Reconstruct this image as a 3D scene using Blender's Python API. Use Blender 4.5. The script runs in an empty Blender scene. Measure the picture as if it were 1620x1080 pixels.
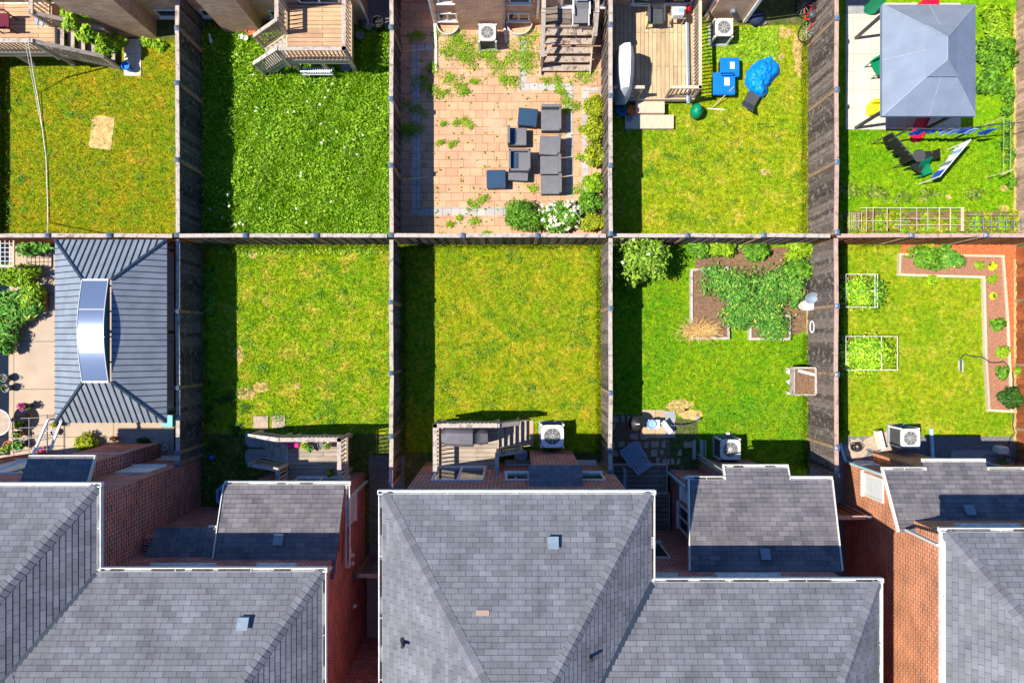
import bpy, math, random
import numpy as np
from mathutils import Vector, Matrix
S = bpy.context.scene
C = S.collection
R = math.radians
# ---------------------------------------------------------------- camera, sky, sun, exposure
H = 23.6; F = 1080.0                       # camera height in metres, focal length in photo pixels
cam = bpy.data.cameras.new('camera'); camo = bpy.data.objects.new('camera', cam); C.objects.link(camo)
cam.sensor_width = 36.0; cam.lens = 24.0; cam.clip_end = 2000; cam.clip_start = 0.5
camo.location = (0, 0, H); camo.rotation_euler = (0, 0, 0); S.camera = camo
SUN = Vector((-0.64, -0.089, 1.0)).normalized()
EL = math.asin(SUN.z); AZ = math.atan2(SUN.x, SUN.y)
w = bpy.data.worlds.new("World"); S.world = w; w.use_nodes = True
nt = w.node_tree; nt.nodes.clear()
sky = nt.nodes.new('ShaderNodeTexSky'); sky.sky_type = 'NISHITA'; sky.sun_disc = False
sky.sun_elevation = EL; sky.sun_rotation = AZ % (2*math.pi); sky.air_density = 1.0; sky.dust_density = 0.5; sky.ozone_density = 6.0
bg = nt.nodes.new('ShaderNodeBackground'); bg.inputs[1].default_value = 0.10
wo = nt.nodes.new('ShaderNodeOutputWorld'); tint = nt.nodes.new('ShaderNodeMix'); tint.data_type = 'RGBA'; tint.blend_type = 'MULTIPLY'; tint.inputs[0].default_value = 1.0; tint.inputs[7].default_value = (0.45, 0.84, 1.28, 1)   # the clear deep blue sky of the day
nt.links.new(sky.outputs[0], tint.inputs[6]); nt.links.new(tint.outputs[2], bg.inputs[0]); nt.links.new(bg.outputs[0], wo.inputs[0])
sl = bpy.data.lights.new('sun', 'SUN'); sl.energy = 5.0; sl.angle = R(0.5); sl.color = (1.0, 0.94, 0.84)
so = bpy.data.objects.new('sun', sl); C.objects.link(so); so.location = (0, 0, 40)
so.rotation_euler = SUN.to_track_quat('Z', 'Y').to_euler()
S.view_settings.view_transform = 'Standard'; S.view_settings.look = 'None'
S.view_settings.exposure = 0.62; S.view_settings.gamma = 1.0

def W(px, py, z=0.0):
    k = (H - z) / F
    return Vector(((px-810)*k, (540-py)*k, z))
def wx(px, z=0.0): return (px-810)*(H-z)/F
def wy(py, z=0.0): return (540-py)*(H-z)/F

# ---------------------------------------------------------------- materials
class M:
    pass
def newmat(name, rough=0.8, spec=0.3, metal=0.0):
    m = bpy.data.materials.new(name); m.use_nodes = True
    t = m.node_tree; b = t.nodes['Principled BSDF']
    b.inputs['Roughness'].default_value = rough; b.inputs['Metallic'].default_value = metal
    b.inputs['Specular IOR Level'].default_value = spec
    return m, t, b
def N(t, typ, **kw):
    n = t.nodes.new(typ)
    for k, v in kw.items():
        if k.startswith('i_'):
            key = k[2:]
            n.inputs[int(key) if key.isdigit() else key.replace('_', ' ')].default_value = v
        else: setattr(n, k, v)
    return n
def L(t, a, b): t.links.new(a, b)
def c4(c): return (c[0], c[1], c[2], 1)
def mixc(t, fac, a, b, mode='MIX'):
    n = N(t, 'ShaderNodeMix', data_type='RGBA', blend_type=mode)
    for s, v in ((n.inputs[0], fac), (n.inputs[6], a), (n.inputs[7], b)):
        if isinstance(v, bpy.types.NodeSocket): L(t, v, s)
        else: s.default_value = v if not isinstance(v, tuple) else c4(v)
    return n.outputs[2]
def noise(t, vec, scale, detail=3, rough=0.6, lo=0.0, hi=1.0, a=0.0, b=1.0):
    n = N(t, 'ShaderNodeTexNoise'); n.inputs['Scale'].default_value = scale
    n.inputs['Detail'].default_value = detail; n.inputs['Roughness'].default_value = rough
    if vec is not None: L(t, vec, n.inputs['Vector'])
    r = N(t, 'ShaderNodeMapRange'); r.inputs[1].default_value = lo; r.inputs[2].default_value = hi
    r.inputs[3].default_value = a; r.inputs[4].default_value = b
    L(t, n.outputs[0], r.inputs[0]); return r.outputs[0]
def bump(t, b, h, strength=0.4, dist=0.02):
    n = N(t, 'ShaderNodeBump'); n.inputs['Strength'].default_value = strength; n.inputs['Distance'].default_value = dist
    L(t, h, n.inputs['Height']); L(t, n.outputs[0], b.inputs['Normal'])
def plain(name, col, rough=0.7, var=0.15, scale=6, spec=0.3, metal=0.0, bmp=0.0):
    m, t, b = newmat(name, rough, spec, metal)
    tc = N(t, 'ShaderNodeTexCoord')
    f = noise(t, tc.outputs['Object'], scale, 5, 0.65, 0.3, 0.7)
    L(t, mixc(t, f, tuple(c*(1-var) for c in col), tuple(min(1, c*(1+var)) for c in col)), b.inputs['Base Color'])
    if bmp: bump(t, b, noise(t, tc.outputs['Object'], scale*8, 4), bmp, 0.01)
    return m
def brickmat(name, c1, c2, mortar, bw, bh, ms, off=0.5, rot=0.0, rough=0.85, var=0.35, bs=0.4, spots=None, fine=60, msm=0.1, bias=0.0, stain=None, streak=False):
    m, t, b = newmat(name, rough, 0.2)
    uv = N(t, 'ShaderNodeUVMap'); vec = uv.outputs[0]
    if rot:
        mp = N(t, 'ShaderNodeMapping'); mp.inputs['Rotation'].default_value = (0, 0, rot); L(t, vec, mp.inputs[0]); vec = mp.outputs[0]
    br = N(t, 'ShaderNodeTexBrick', offset=off, squash=1.0)
    br.inputs['Scale'].default_value = 1.0; br.inputs['Brick Width'].default_value = bw; br.inputs['Row Height'].default_value = bh
    br.inputs['Mortar Size'].default_value = ms; br.inputs['Mortar Smooth'].default_value = msm; br.inputs['Bias'].default_value = bias
    br.inputs['Color1'].default_value = c4(c1); br.inputs['Color2'].default_value = c4(c2); br.inputs['Mortar'].default_value = c4(mortar)
    L(t, vec, br.inputs['Vector'])
    f1 = noise(t, vec, 1.3, 5, 0.6, 0.3, 0.7, 1-var, 1+var)
    f2 = noise(t, vec, fine, 3, 0.7, 0.25, 0.75, 1-var*0.8, 1+var*0.8)
    mu = N(t, 'ShaderNodeMath', operation='MULTIPLY'); L(t, f1, mu.inputs[0]); L(t, f2, mu.inputs[1])
    vm = N(t, 'ShaderNodeVectorMath', operation='SCALE'); L(t, br.outputs['Color'], vm.inputs[0]); L(t, mu.outputs[0], vm.inputs['Scale'])
    out = vm.outputs[0]
    if stain: out = mixc(t, noise(t, vec, 0.9, 6, 0.7, 0.5, 0.72), out, stain)
    if streak:
        mp = N(t, 'ShaderNodeMapping'); mp.inputs['Scale'].default_value = (2.2, 0.35, 1); L(t, vec, mp.inputs[0])
        v2 = N(t, 'ShaderNodeVectorMath', operation='SCALE'); L(t, out, v2.inputs[0]); L(t, noise(t, mp.outputs[0], 1.0, 7, 0.75, 0.3, 0.7, 0.8, 1.2), v2.inputs['Scale']); out = v2.outputs[0]
    L(t, out, b.inputs['Base Color'])
    inv = N(t, 'ShaderNodeMath', operation='SUBTRACT'); inv.inputs[0].default_value = 1; L(t, br.outputs['Fac'], inv.inputs[1])
    ad = N(t, 'ShaderNodeMath', operation='ADD'); L(t, inv.outputs[0], ad.inputs[0]); L(t, noise(t, vec, fine, 3, 0.7, 0, 1, 0, 0.5), ad.inputs[1])
    bump(t, b, ad.outputs[0], bs, 0.012)
    return m
def woodmat(name, c1, c2, pw=0.14, rot=0.0, gap=(0.02, 0.015, 0.01), wear=0.3, gs=0.006):
    m, t, b = newmat(name, 0.85, 0.15)
    uv = N(t, 'ShaderNodeUVMap'); vec = uv.outputs[0]
    mp = N(t, 'ShaderNodeMapping'); mp.inputs['Rotation'].default_value = (0, 0, rot); L(t, vec, mp.inputs[0]); vec = mp.outputs[0]
    br = N(t, 'ShaderNodeTexBrick', offset=0.37)
    br.inputs['Scale'].default_value = 1.0; br.inputs['Brick Width'].default_value = 3.1; br.inputs['Row Height'].default_value = pw
    br.inputs['Mortar Size'].default_value = gs; br.inputs['Mortar Smooth'].default_value = 0.1
    br.inputs['Color1'].default_value = c4(c1); br.inputs['Color2'].default_value = c4(c2); br.inputs['Mortar'].default_value = c4(gap)
    L(t, vec, br.inputs['Vector'])
    m2 = N(t, 'ShaderNodeMapping'); m2.inputs['Scale'].default_value = (1.5, 30, 1); L(t, vec, m2.inputs[0])
    g = noise(t, m2.outputs[0], 1.5, 6, 0.7, 0.3, 0.7, 1-wear, 1+wear)
    g2 = noise(t, vec, 1.6, 4, 0.6, 0.3, 0.7, 1-wear*0.7, 1+wear*0.7)
    mu = N(t, 'ShaderNodeMath', operation='MULTIPLY'); L(t, g, mu.inputs[0]); L(t, g2, mu.inputs[1])
    vm = N(t, 'ShaderNodeVectorMath', operation='SCALE'); L(t, br.outputs['Color'], vm.inputs[0]); L(t, mu.outputs[0], vm.inputs['Scale'])
    L(t, vm.outputs[0], b.inputs['Base Color'])
    bump(t, b, g, 0.3, 0.004)
    return m
def timber(name, col, wear=0.35, stain=None):          # sawn boards and beams without joints; each island differs
    m, t, b = newmat(name, 0.9, 0.12)
    uv = N(t, 'ShaderNodeUVMap')
    m2 = N(t, 'ShaderNodeMapping'); m2.inputs['Scale'].default_value = (9, 1.2, 1); L(t, uv.outputs[0], m2.inputs[0])
    g = noise(t, m2.outputs[0], 3, 6, 0.7, 0.3, 0.7, 1-wear, 1+wear)
    ge = N(t, 'ShaderNodeNewGeometry')
    r = N(t, 'ShaderNodeMapRange'); r.inputs[3].default_value = 1-wear; r.inputs[4].default_value = 1+wear; L(t, ge.outputs['Random Per Island'], r.inputs[0])
    mu = N(t, 'ShaderNodeMath', operation='MULTIPLY'); L(t, g, mu.inputs[0]); L(t, r.outputs[0], mu.inputs[1])
    vm = N(t, 'ShaderNodeVectorMath', operation='SCALE'); vm.inputs[0].default_value = col; L(t, mu.outputs[0], vm.inputs['Scale'])
    out = vm.outputs[0]
    if stain:
        tc = N(t, 'ShaderNodeTexCoord'); out = mixc(t, noise(t, tc.outputs['Object'], 5, 6, 0.75, 0.52, 0.62), out, stain)
    L(t, out, b.inputs['Base Color']); return m
def grassmat(name, g1, g2, dry, dryamt=0.5, sc=1.0, leafy=0.0, tips=1.0):
    m, t, b = newmat(name, 0.9, 0.08)
    ge = N(t, 'ShaderNodeNewGeometry'); pos = ge.outputs['Position']
    a = noise(t, pos, 0.45*sc, 4, 0.6, 0.34, 0.66, 0, 0.55); a2 = noise(t, pos, 2.6*sc, 6, 0.72, 0.38, 0.62, 0, 0.6)
    aa = N(t, 'ShaderNodeMath', operation='ADD', use_clamp=True); L(t, a, aa.inputs[0]); L(t, a2, aa.inputs[1])
    col = mixc(t, aa.outputs[0], g1, g2)
    d = noise(t, pos, 1.5*sc, 8, 0.78, 0.66-dryamt*0.20, 0.80-dryamt*0.16)
    col = mixc(t, d, col, dry)
    f = noise(t, pos, 6.5*sc, 6, 0.8, 0.34, 0.66, 0.5, 1.5)
    f3 = noise(t, pos, 34, 4, 0.85, 0.34, 0.66, 0.45, 1.6)
    mu = N(t, 'ShaderNodeMath', operation='MULTIPLY'); L(t, f, mu.inputs[0]); L(t, f3, mu.inputs[1])
    r = N(t, 'ShaderNodeMapRange'); r.inputs[3].default_value = 0.5; r.inputs[4].default_value = 1.6; L(t, ge.outputs['Random Per Island'], r.inputs[0])
    m3 = N(t, 'ShaderNodeMath', operation='MULTIPLY'); L(t, mu.outputs[0], m3.inputs[0]); L(t, r.outputs[0], m3.inputs[1])
    vm = N(t, 'ShaderNodeVectorMath', operation='SCALE'); L(t, col, vm.inputs[0]); L(t, m3.outputs[0], vm.inputs['Scale'])
    L(t, vm.outputs[0], b.inputs['Base Color']); bump(t, b, f3, 0.5, 0.03)
    return m
def leafmat(name, dark, light, rough=0.55, third=None, tf=0.0):
    m, t, b = newmat(name, rough, 0.25)
    ge = N(t, 'ShaderNodeNewGeometry')
    n = noise(t, ge.outputs['Position'], 3.0, 3, 0.6, 0.3, 0.7, -0.25, 0.25)
    ad = N(t, 'ShaderNodeMath', operation='ADD', use_clamp=True); L(t, ge.outputs['Random Per Island'], ad.inputs[0]); L(t, n, ad.inputs[1])
    col = mixc(t, ad.outputs[0], dark, light)
    if third:
        gt = N(t, 'ShaderNodeMath', operation='GREATER_THAN'); gt.inputs[1].default_value = 1-tf; L(t, ge.outputs['Random Per Island'], gt.inputs[0])
        col = mixc(t, gt.outputs[0], col, third)
    L(t, col, b.inputs['Base Color'])
    tr = N(t, 'ShaderNodeBsdfTranslucent'); L(t, col, tr.inputs[0])
    mx = N(t, 'ShaderNodeMixShader'); mx.inputs[0].default_value = 0.25
    o = t.nodes['Material Output']; L(t, b.outputs[0], mx.inputs[1]); L(t, tr.outputs[0], mx.inputs[2]); L(t, mx.outputs[0], o.inputs[0])
    return m
def islandmat(name, col, var=0.25, rough=0.9):
    m, t, b = newmat(name, rough, 0.15)
    ge = N(t, 'ShaderNodeNewGeometry'); r = N(t, 'ShaderNodeMapRange'); r.inputs[3].default_value = 1-var; r.inputs[4].default_value = 1+var
    L(t, ge.outputs['Random Per Island'], r.inputs[0])
    f = noise(t, ge.outputs['Position'], 30, 3, 0.7, 0.3, 0.7, 0.8, 1.2)
    mu = N(t, 'ShaderNodeMath', operation='MULTIPLY'); L(t, f, mu.inputs[0]); L(t, r.outputs[0], mu.inputs[1])
    vm = N(t, 'ShaderNodeVectorMath', operation='SCALE'); vm.inputs[0].default_value = col; L(t, mu.outputs[0], vm.inputs['Scale'])
    L(t, vm.outputs[0], b.inputs['Base Color']); return m

m_shingle = brickmat('grey_shingles', (0.176, 0.176, 0.188), (0.120, 0.121, 0.131), (0.02, 0.02, 0.025), 0.317, 0.133, 0.0045, 0.5, 0, 0.92, 0.2, 0.5, fine=70, bias=-0.1, stain=(0.155, 0.16, 0.158), streak=True)
m_shingle2 = brickmat('brown_grey_shingles', (0.185, 0.168, 0.175), (0.112, 0.106, 0.114), (0.022, 0.02, 0.024), 0.317, 0.138, 0.004, 0.5, 0, 0.92, 0.2, 0.5, fine=70, stain=(0.18, 0.165, 0.155), streak=True)
m_cap = islandmat('hip_cap_shingles', (0.155, 0.155, 0.165), 0.2)
m_brick = brickmat('dark_red_brick', (0.58, 0.095, 0.065), (0.12, 0.025, 0.03), (0.66, 0.46, 0.38), 0.235, 0.082, 0.012, 0.5, 0, 0.9, 0.22, 0.5)
m_brick2 = brickmat('orange_brick', (0.50, 0.13, 0.05), (0.13, 0.04, 0.03), (0.66, 0.45, 0.28), 0.235, 0.082, 0.013, 0.5, 0, 0.9, 0.25, 0.5, bias=-0.5)
m_brick3 = brickmat('buff_brick', (0.72, 0.42, 0.25), (0.52, 0.27, 0.15), (0.70, 0.5, 0.34), 0.235, 0.082, 0.011, 0.5, 0, 0.9, 0.2, 0.5, bias=0.1)
m_white = plain('white_aluminium', (0.70, 0.68, 0.63), 0.5, 0.22, 7)
m_cream = plain('cream_frame', (0.72, 0.69, 0.60), 0.5, 0.08, 3)
m_gutter_in = plain('gutter_debris', (0.10, 0.075, 0.05), 0.95, 0.6, 14)
m_glass, t_, b_ = newmat('window_glass', 0.06, 0.6); b_.inputs['Base Color'].default_value = (0.03, 0.045, 0.05, 1)
m_blind = plain('white_blind', (0.62, 0.64, 0.62), 0.5, 0.1)
m_fence = timber('weathered_fence_boards', (0.085, 0.076, 0.072), 0.6, (0.17, 0.17, 0.17))
m_fence2 = timber('grey_brown_fence_boards', (0.125, 0.10, 0.086), 0.6, (0.27, 0.23, 0.20))
m_fence3 = timber('cedar_stained_boards', (0.30, 0.095, 0.035), 0.35, (0.20, 0.07, 0.03))
m_fence4 = timber('rust_stained_boards', (0.20, 0.09, 0.04), 0.4)
m_fence5 = timber('sunlit_tan_fence_boards', (0.42, 0.29, 0.21), 0.35, (0.25, 0.18, 0.14))
m_post = timber('tan_fence_post', (0.30, 0.20, 0.12), 0.3, (0.16, 0.11, 0.08))
m_rail = timber('pale_fence_cap', (0.42, 0.355, 0.30), 0.3, (0.20, 0.17, 0.15))
m_railw = timber('pale_new_timber', (0.56, 0.44, 0.31), 0.2)
m_railr = timber('pinkish_fence_cap', (0.44, 0.29, 0.23), 0.3, (0.24, 0.17, 0.14))
m_postcap = plain('blue_grey_post_cap', (0.10, 0.14, 0.20), 0.4, 0.2, 8, 0.5)
m_deck = woodmat('tan_deck_boards', (0.56, 0.36, 0.21), (0.42, 0.26, 0.155), 0.14, 0, wear=0.22)
m_deckg = woodmat('greyed_deck_boards', (0.40, 0.32, 0.25), (0.30, 0.25, 0.20), 0.14, 0, wear=0.25)
m_deckv = woodmat('pale_deck_boards', (0.58, 0.43, 0.25), (0.42, 0.30, 0.17), 0.14, R(90), wear=0.25)
m_deckd = woodmat('grey_deck_boards', (0.24, 0.19, 0.15), (0.16, 0.13, 0.11), 0.16, 0, wear=0.3, gs=0.01)
m_tread = timber('peeling_stair_treads', (0.36, 0.29, 0.23), 0.35, (0.13, 0.08, 0.06))
m_conc = brickmat('concrete_slab', (0.47, 0.36, 0.26), (0.43, 0.335, 0.245), (0.22, 0.17, 0.13), 1.72, 1.65, 0.016, 0.0, 0, 0.9, 0.1, 0.2, fine=90)
m_concw = brickmat('pale_patio_slabs', (0.68, 0.58, 0.46), (0.62, 0.54, 0.44), (0.40, 0.34, 0.27), 0.62, 0.62, 0.01, 0.0, 0, 0.9, 0.1, 0.2)
m_slabg = plain('grey_paving_slab', (0.30, 0.31, 0.30), 0.9, 0.2, 5, bmp=0.2)
m_slabp = plain('pinkish_stone', (0.42, 0.32, 0.24), 0.9, 0.2, 8, bmp=0.2)
m_slabt = brickmat('tan_stone_slabs', (0.50, 0.36, 0.22), (0.44, 0.32, 0.20), (0.2, 0.14, 0.1), 0.45, 0.9, 0.008, 0, 0, 0.9, 0.15, 0.2)
m_paver = brickmat('pink_pavers', (0.62, 0.35, 0.20), (0.49, 0.27, 0.16), (0.20, 0.13, 0.07), 0.42, 0.285, 0.008, 0.44, 0, 0.92, 0.12, 0.35, stain=(0.58, 0.38, 0.25))
m_band = brickmat('grey_paver_band', (0.47, 0.42, 0.38), (0.40, 0.36, 0.34), (0.20, 0.17, 0.15), 0.30, 0.27, 0.008, 0.0, 0, 0.9, 0.12, 0.3)
m_gravel = plain('grey_gravel', (0.17, 0.175, 0.17), 0.95, 0.6, 28, bmp=0.8)
m_soil = plain('brown_soil', (0.20, 0.115, 0.065), 0.97, 0.5, 12, bmp=0.8)
m_mulch = plain('red_mulch', (0.52, 0.14, 0.05), 0.97, 0.6, 22, bmp=0.8)
m_mulchb = plain('brown_bark_mulch', (0.36, 0.17, 0.10), 0.97, 0.5, 30, bmp=0.8)
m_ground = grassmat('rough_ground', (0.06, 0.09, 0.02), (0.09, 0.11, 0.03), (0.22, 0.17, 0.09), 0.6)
m_black = plain('black_plastic', (0.02, 0.02, 0.022), 0.5, 0.2)
m_dark = plain('dark_grey_metal', (0.06, 0.065, 0.07), 0.5, 0.2, 6, 0.5)
m_grey = plain('mid_grey_plastic', (0.22, 0.225, 0.235), 0.6, 0.12)
m_rattan = brickmat('grey_rattan', (0.23, 0.225, 0.235), (0.19, 0.185, 0.195), (0.10, 0.10, 0.10), 0.06, 0.025, 0.004, 0.5, 0, 0.8, 0.12, 0.3)
m_rattand = plain('dark_rattan', (0.06, 0.06, 0.065), 0.8, 0.2, 40)
m_navy = plain('navy_glass_top', (0.022, 0.06, 0.11), 0.35, 0.12, 8, 0.5)
m_acw = plain('beige_metal_casing', (0.62, 0.60, 0.54), 0.45, 0.1)
m_coil = brickmat('condenser_louvres', (0.12, 0.13, 0.14), (0.09, 0.10, 0.11), (0.03, 0.03, 0.03), 0.6, 0.035, 0.008, 0.5, 0, 0.6, 0.1, 0.5)
m_teal = plain('teal_plastic', (0.10, 0.42, 0.46), 0.5)
m_blue = plain('blue_plastic', (0.005, 0.17, 0.62), 0.45, 0.12)
m_tarp = plain('blue_tarp', (0.0, 0.24, 0.80), 0.45, 0.2, 3, bmp=0.3)
m_terra = plain('terracotta', (0.50, 0.15, 0.06), 0.8)
m_orange = plain('orange_plastic', (0.75, 0.16, 0.02), 0.5)
m_red = plain('red_plastic', (0.72, 0.01, 0.04), 0.35)
m_pink = plain('magenta_cloth', (0.75, 0.03, 0.22), 0.8)
m_green = plain('green_plastic', (0.0, 0.22, 0.10), 0.4)
m_yellow = plain('yellow_plastic', (0.85, 0.72, 0.02), 0.5)
m_wplast = plain('white_plastic', (0.75, 0.76, 0.76), 0.5)
m_bluec = plain('blue_cloth', (0.02, 0.09, 0.45), 0.85)
m_lbluec = plain('light_blue_cloth', (0.25, 0.40, 0.70), 0.85)
m_canvas = plain('grey_blue_canvas', (0.205, 0.245, 0.31), 0.85, 0.1, 2, bmp=0.15)
m_sealed = plain('light_seam', (0.31, 0.34, 0.39), 0.7)
m_metalroof = plain('blue_grey_sheet_metal', (0.215, 0.24, 0.275), 0.5, 0.18, 2, 0.5)
m_seam = plain('dark_standing_seam', (0.025, 0.045, 0.07), 0.5)
m_poly, t_, b_ = newmat('smoked_polycarbonate', 0.17, 0.8, 0.55); b_.inputs['Base Color'].default_value = (0.22, 0.27, 0.36, 1)
m_vent = plain('blue_grey_roof_vent', (0.20, 0.25, 0.29), 0.5, 0.2)
m_redmetal = plain('red_bicycle_paint', (0.5, 0.02, 0.02), 0.4)
m_hose = plain('dark_hose', (0.05, 0.055, 0.05), 0.6)
m_cord = plain('white_cord', (0.80, 0.76, 0.68), 0.8)
m_straw = leafmat('dry_straw', (0.55, 0.32, 0.08), (0.85, 0.60, 0.25), 0.8)
g_u1 = grassmat('grass_olive', (0.093, 0.207, 0.005), (0.279, 0.245, 0.006), (0.443, 0.251, 0.022), 0.68)
g_u2 = grassmat('grass_lush', (0.106, 0.299, 0.006), (0.239, 0.433, 0.007), (0.354, 0.482, 0.028), 0.4, 1.4)
g_u4 = grassmat('grass_yellowing', (0.142, 0.270, 0.006), (0.301, 0.323, 0.008), (0.478, 0.366, 0.050), 0.75)
g_u5 = grassmat('grass_bright', (0.089, 0.265, 0.004), (0.208, 0.337, 0.006), (0.354, 0.356, 0.028), 0.4)
g_l2 = grassmat('grass_patchy', (0.098, 0.251, 0.005), (0.248, 0.318, 0.006), (0.460, 0.356, 0.044), 0.80)
g_l3 = grassmat('grass_mid', (0.093, 0.217, 0.005), (0.256, 0.279, 0.006), (0.399, 0.308, 0.022), 0.85)
g_l4 = grassmat('grass_green', (0.058, 0.222, 0.004), (0.195, 0.299, 0.005), (0.337, 0.327, 0.017), 0.5)
g_l5 = grassmat('grass_fine', (0.115, 0.255, 0.005), (0.256, 0.299, 0.007), (0.408, 0.356, 0.033), 0.75)
l_mid = leafmat('leaf_mid_green', (0.02, 0.10, 0.006), (0.24, 0.50, 0.03))
l_lime = leafmat('leaf_lime', (0.10, 0.24, 0.006), (0.42, 0.62, 0.02))
l_yel = leafmat('leaf_yellow_green', (0.10, 0.17, 0.005), (0.52, 0.55, 0.02))
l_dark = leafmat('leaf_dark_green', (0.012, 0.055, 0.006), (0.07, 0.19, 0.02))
l_olive = leafmat('leaf_olive', (0.05, 0.14, 0.008), (0.38, 0.50, 0.05), third=(0.45, 0.40, 0.25), tf=0.05)
l_var = leafmat('leaf_veg', (0.04, 0.18, 0.02), (0.24, 0.56, 0.07), third=(0.5, 0.6, 0.10), tf=0.12)
l_white = leafmat('white_petals', (0.55, 0.6, 0.35), (0.85, 0.85, 0.7))
l_pinkf = leafmat('magenta_petals', (0.55, 0.02, 0.25), (0.8, 0.15, 0.45))
l_yelf = leafmat('yellow_petals', (0.75, 0.65, 0.0), (0.9, 0.85, 0.02))

# ---------------------------------------------------------------- mesh helpers
def origin(o):
    v = Vector((0, 0, 0))
    while o is not None: v = v + o.location; o = o.parent
    return v
def finish(name, me, mat, parent):
    me.materials.append(mat)
    o = bpy.data.objects.new(name, me); C.objects.link(o)
    if parent is not None: o.parent = parent
    return o
def set_uv(me, verts, faces, uvs={}):
    ul = me.uv_layers.new(name='UVMap'); d = []
    for fi, f in enumerate(faces):
        if fi in uvs:
            for a in uvs[fi]: d += [a[0], a[1]]
            continue
        p = [Vector(verts[i]) for i in f]
        n = Vector((0, 0, 0))
        for i in range(len(p)):
            a, b = p[i], p[(i+1) % len(p)]
            n += Vector(((a.y-b.y)*(a.z+b.z), (a.z-b.z)*(a.x+b.x), (a.x-b.x)*(a.y+b.y)))
        if n.length < 1e-12: n = Vector((0, 0, 1))
        n.normalize()
        if abs(n.z) > 0.995: u, v = Vector((1, 0, 0)), Vector((0, 1, 0))
        else:
            u = Vector((0, 0, 1)).cross(n).normalized(); v = n.cross(u)
        for q in p: d += [q.dot(u), q.dot(v)]
    ul.data.foreach_set('uv', d)
class MB:
    def __init__(s): s.v = []; s.f = []; s.uv = {}
    def add(s, vs, fs):
        k = len(s.v); s.v += [tuple(x) for x in vs]; s.f += [tuple(i+k for i in f) for f in fs]; return s
    def face(s, *pts): return s.add(pts, [tuple(range(len(pts)))])
    def box(s, x0, x1, y0, y1, z0, z1):
        if x0 > x1: x0, x1 = x1, x0
        if y0 > y1: y0, y1 = y1, y0
        if z0 > z1: z0, z1 = z1, z0
        return s.add([(x0,y0,z0),(x1,y0,z0),(x1,y1,z0),(x0,y1,z0),(x0,y0,z1),(x1,y0,z1),(x1,y1,z1),(x0,y1,z1)],
                     [(3,2,1,0),(4,5,6,7),(0,1,5,4),(1,2,6,5),(2,3,7,6),(3,0,4,7)])
    def slope(s, A, B, Cc, D, row=0.133, lip=0.011):
        """shingled slope: eave A->B, top D->C, built course by course with a lip"""
        A, B, Cc, D = map(Vector, (A, B, Cc, D)); e = (B-A).normalized(); nn = e.cross(D-A).normalized()
        if nn.z < 0: nn = -nn
        upv = (D-A)-e*(D-A).dot(e); Ls = upv.length; n = max(1, int(round(Ls/row))); u0 = A.dot(e)
        for i in range(n):
            f0, f1 = i/n, (i+1)/n; p = [A.lerp(D, f0), B.lerp(Cc, f0), B.lerp(Cc, f1), A.lerp(D, f1)]
            q = [p[0]+nn*lip, p[1]+nn*lip, p[2]+nn*0.001, p[3]+nn*0.001]; k = len(s.f)
            s.add(q+[p[0], p[1]], [(0, 1, 2, 3), (4, 5, 1, 0)])
            s.uv[k] = [(q[0].dot(e), i*row+0.002), (q[1].dot(e), i*row+0.002), (q[2].dot(e), (i+1)*row-0.002), (q[3].dot(e), (i+1)*row-0.002)]
            s.uv[k+1] = [(q[0].dot(e), i*row+0.01)]*4
        return s
    def rbox(s, x0, x1, y0, y1, z0, z1, r=0.02):     # box with chamfered top and corners
        if x0 > x1: x0, x1 = x1, x0
        if y0 > y1: y0, y1 = y1, y0
        def ring(d, z): return [(x0+d+r,y0+d,z),(x1-d-r,y0+d,z),(x1-d,y0+d+r,z),(x1-d,y1-d-r,z),(x1-d-r,y1-d,z),(x0+d+r,y1-d,z),(x0+d,y1-d-r,z),(x0+d,y0+d+r,z)]
        vs = ring(0, z0) + ring(0, z1-r) + ring(r*0.7, z1)
        fs = [tuple(reversed(range(8))), tuple(range(16, 24))]
        for k in (0, 8): fs += [(k+i, k+(i+1) % 8, k+8+(i+1) % 8, k+8+i) for i in range(8)]
        return s.add(vs, fs)
    def beam(s, p, q, w, h, up=(0, 0, 1)):
        p, q = Vector(p), Vector(q); d = (q-p).normalized(); up = Vector(up)
        if abs(d.dot(up)) > 0.98: up = Vector((0, 1, 0))
        a = d.cross(up).normalized()*w/2; b = a.cross(d).normalized()*h/2
        vs = [e+x+y for e in (p, q) for x, y in ((-a,-b),(a,-b),(a,b),(-a,b))]
        return s.add(vs, [(0,3,2,1)[::-1],(4,7,6,5),(0,1,5,4),(1,2,6,5),(2,3,7,6),(3,0,4,7)])
    def tube(s, p, q, r, n=8, r2=None):
        p, q = Vector(p), Vector(q); d = (q-p).normalized(); up = Vector((0,0,1)) if abs(d.z) < 0.95 else Vector((0,1,0))
        a = d.cross(up).normalized(); b = d.cross(a); r2 = r if r2 is None else r2
        vs = [e+(a*math.cos(2*math.pi*i/n)+b*math.sin(2*math.pi*i/n))*rr for e, rr in ((p, r), (q, r2)) for i in range(n)]
        return s.add(vs, [tuple(range(n)), tuple(range(2*n-1, n-1, -1))] + [(i, (i+1) % n, n+(i+1) % n, n+i)[::-1] for i in range(n)])
    def path(s, pts, r, n=6):
        for a, b in zip(pts[:-1], pts[1:]): s.tube(a, b, r, n)
        return s
    def poly(s, pts, z0, z1):
        a = sum(pts[i][0]*pts[(i+1) % len(pts)][1]-pts[(i+1) % len(pts)][0]*pts[i][1] for i in range(len(pts)))
        if a < 0: pts = pts[::-1]
        n = len(pts); vs = [(p[0], p[1], z0) for p in pts]+[(p[0], p[1], z1) for p in pts]
        return s.add(vs, [tuple(range(n-1, -1, -1)), tuple(range(n, 2*n))]+[(i, (i+1) % n, n+(i+1) % n, n+i) for i in range(n)])
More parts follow.
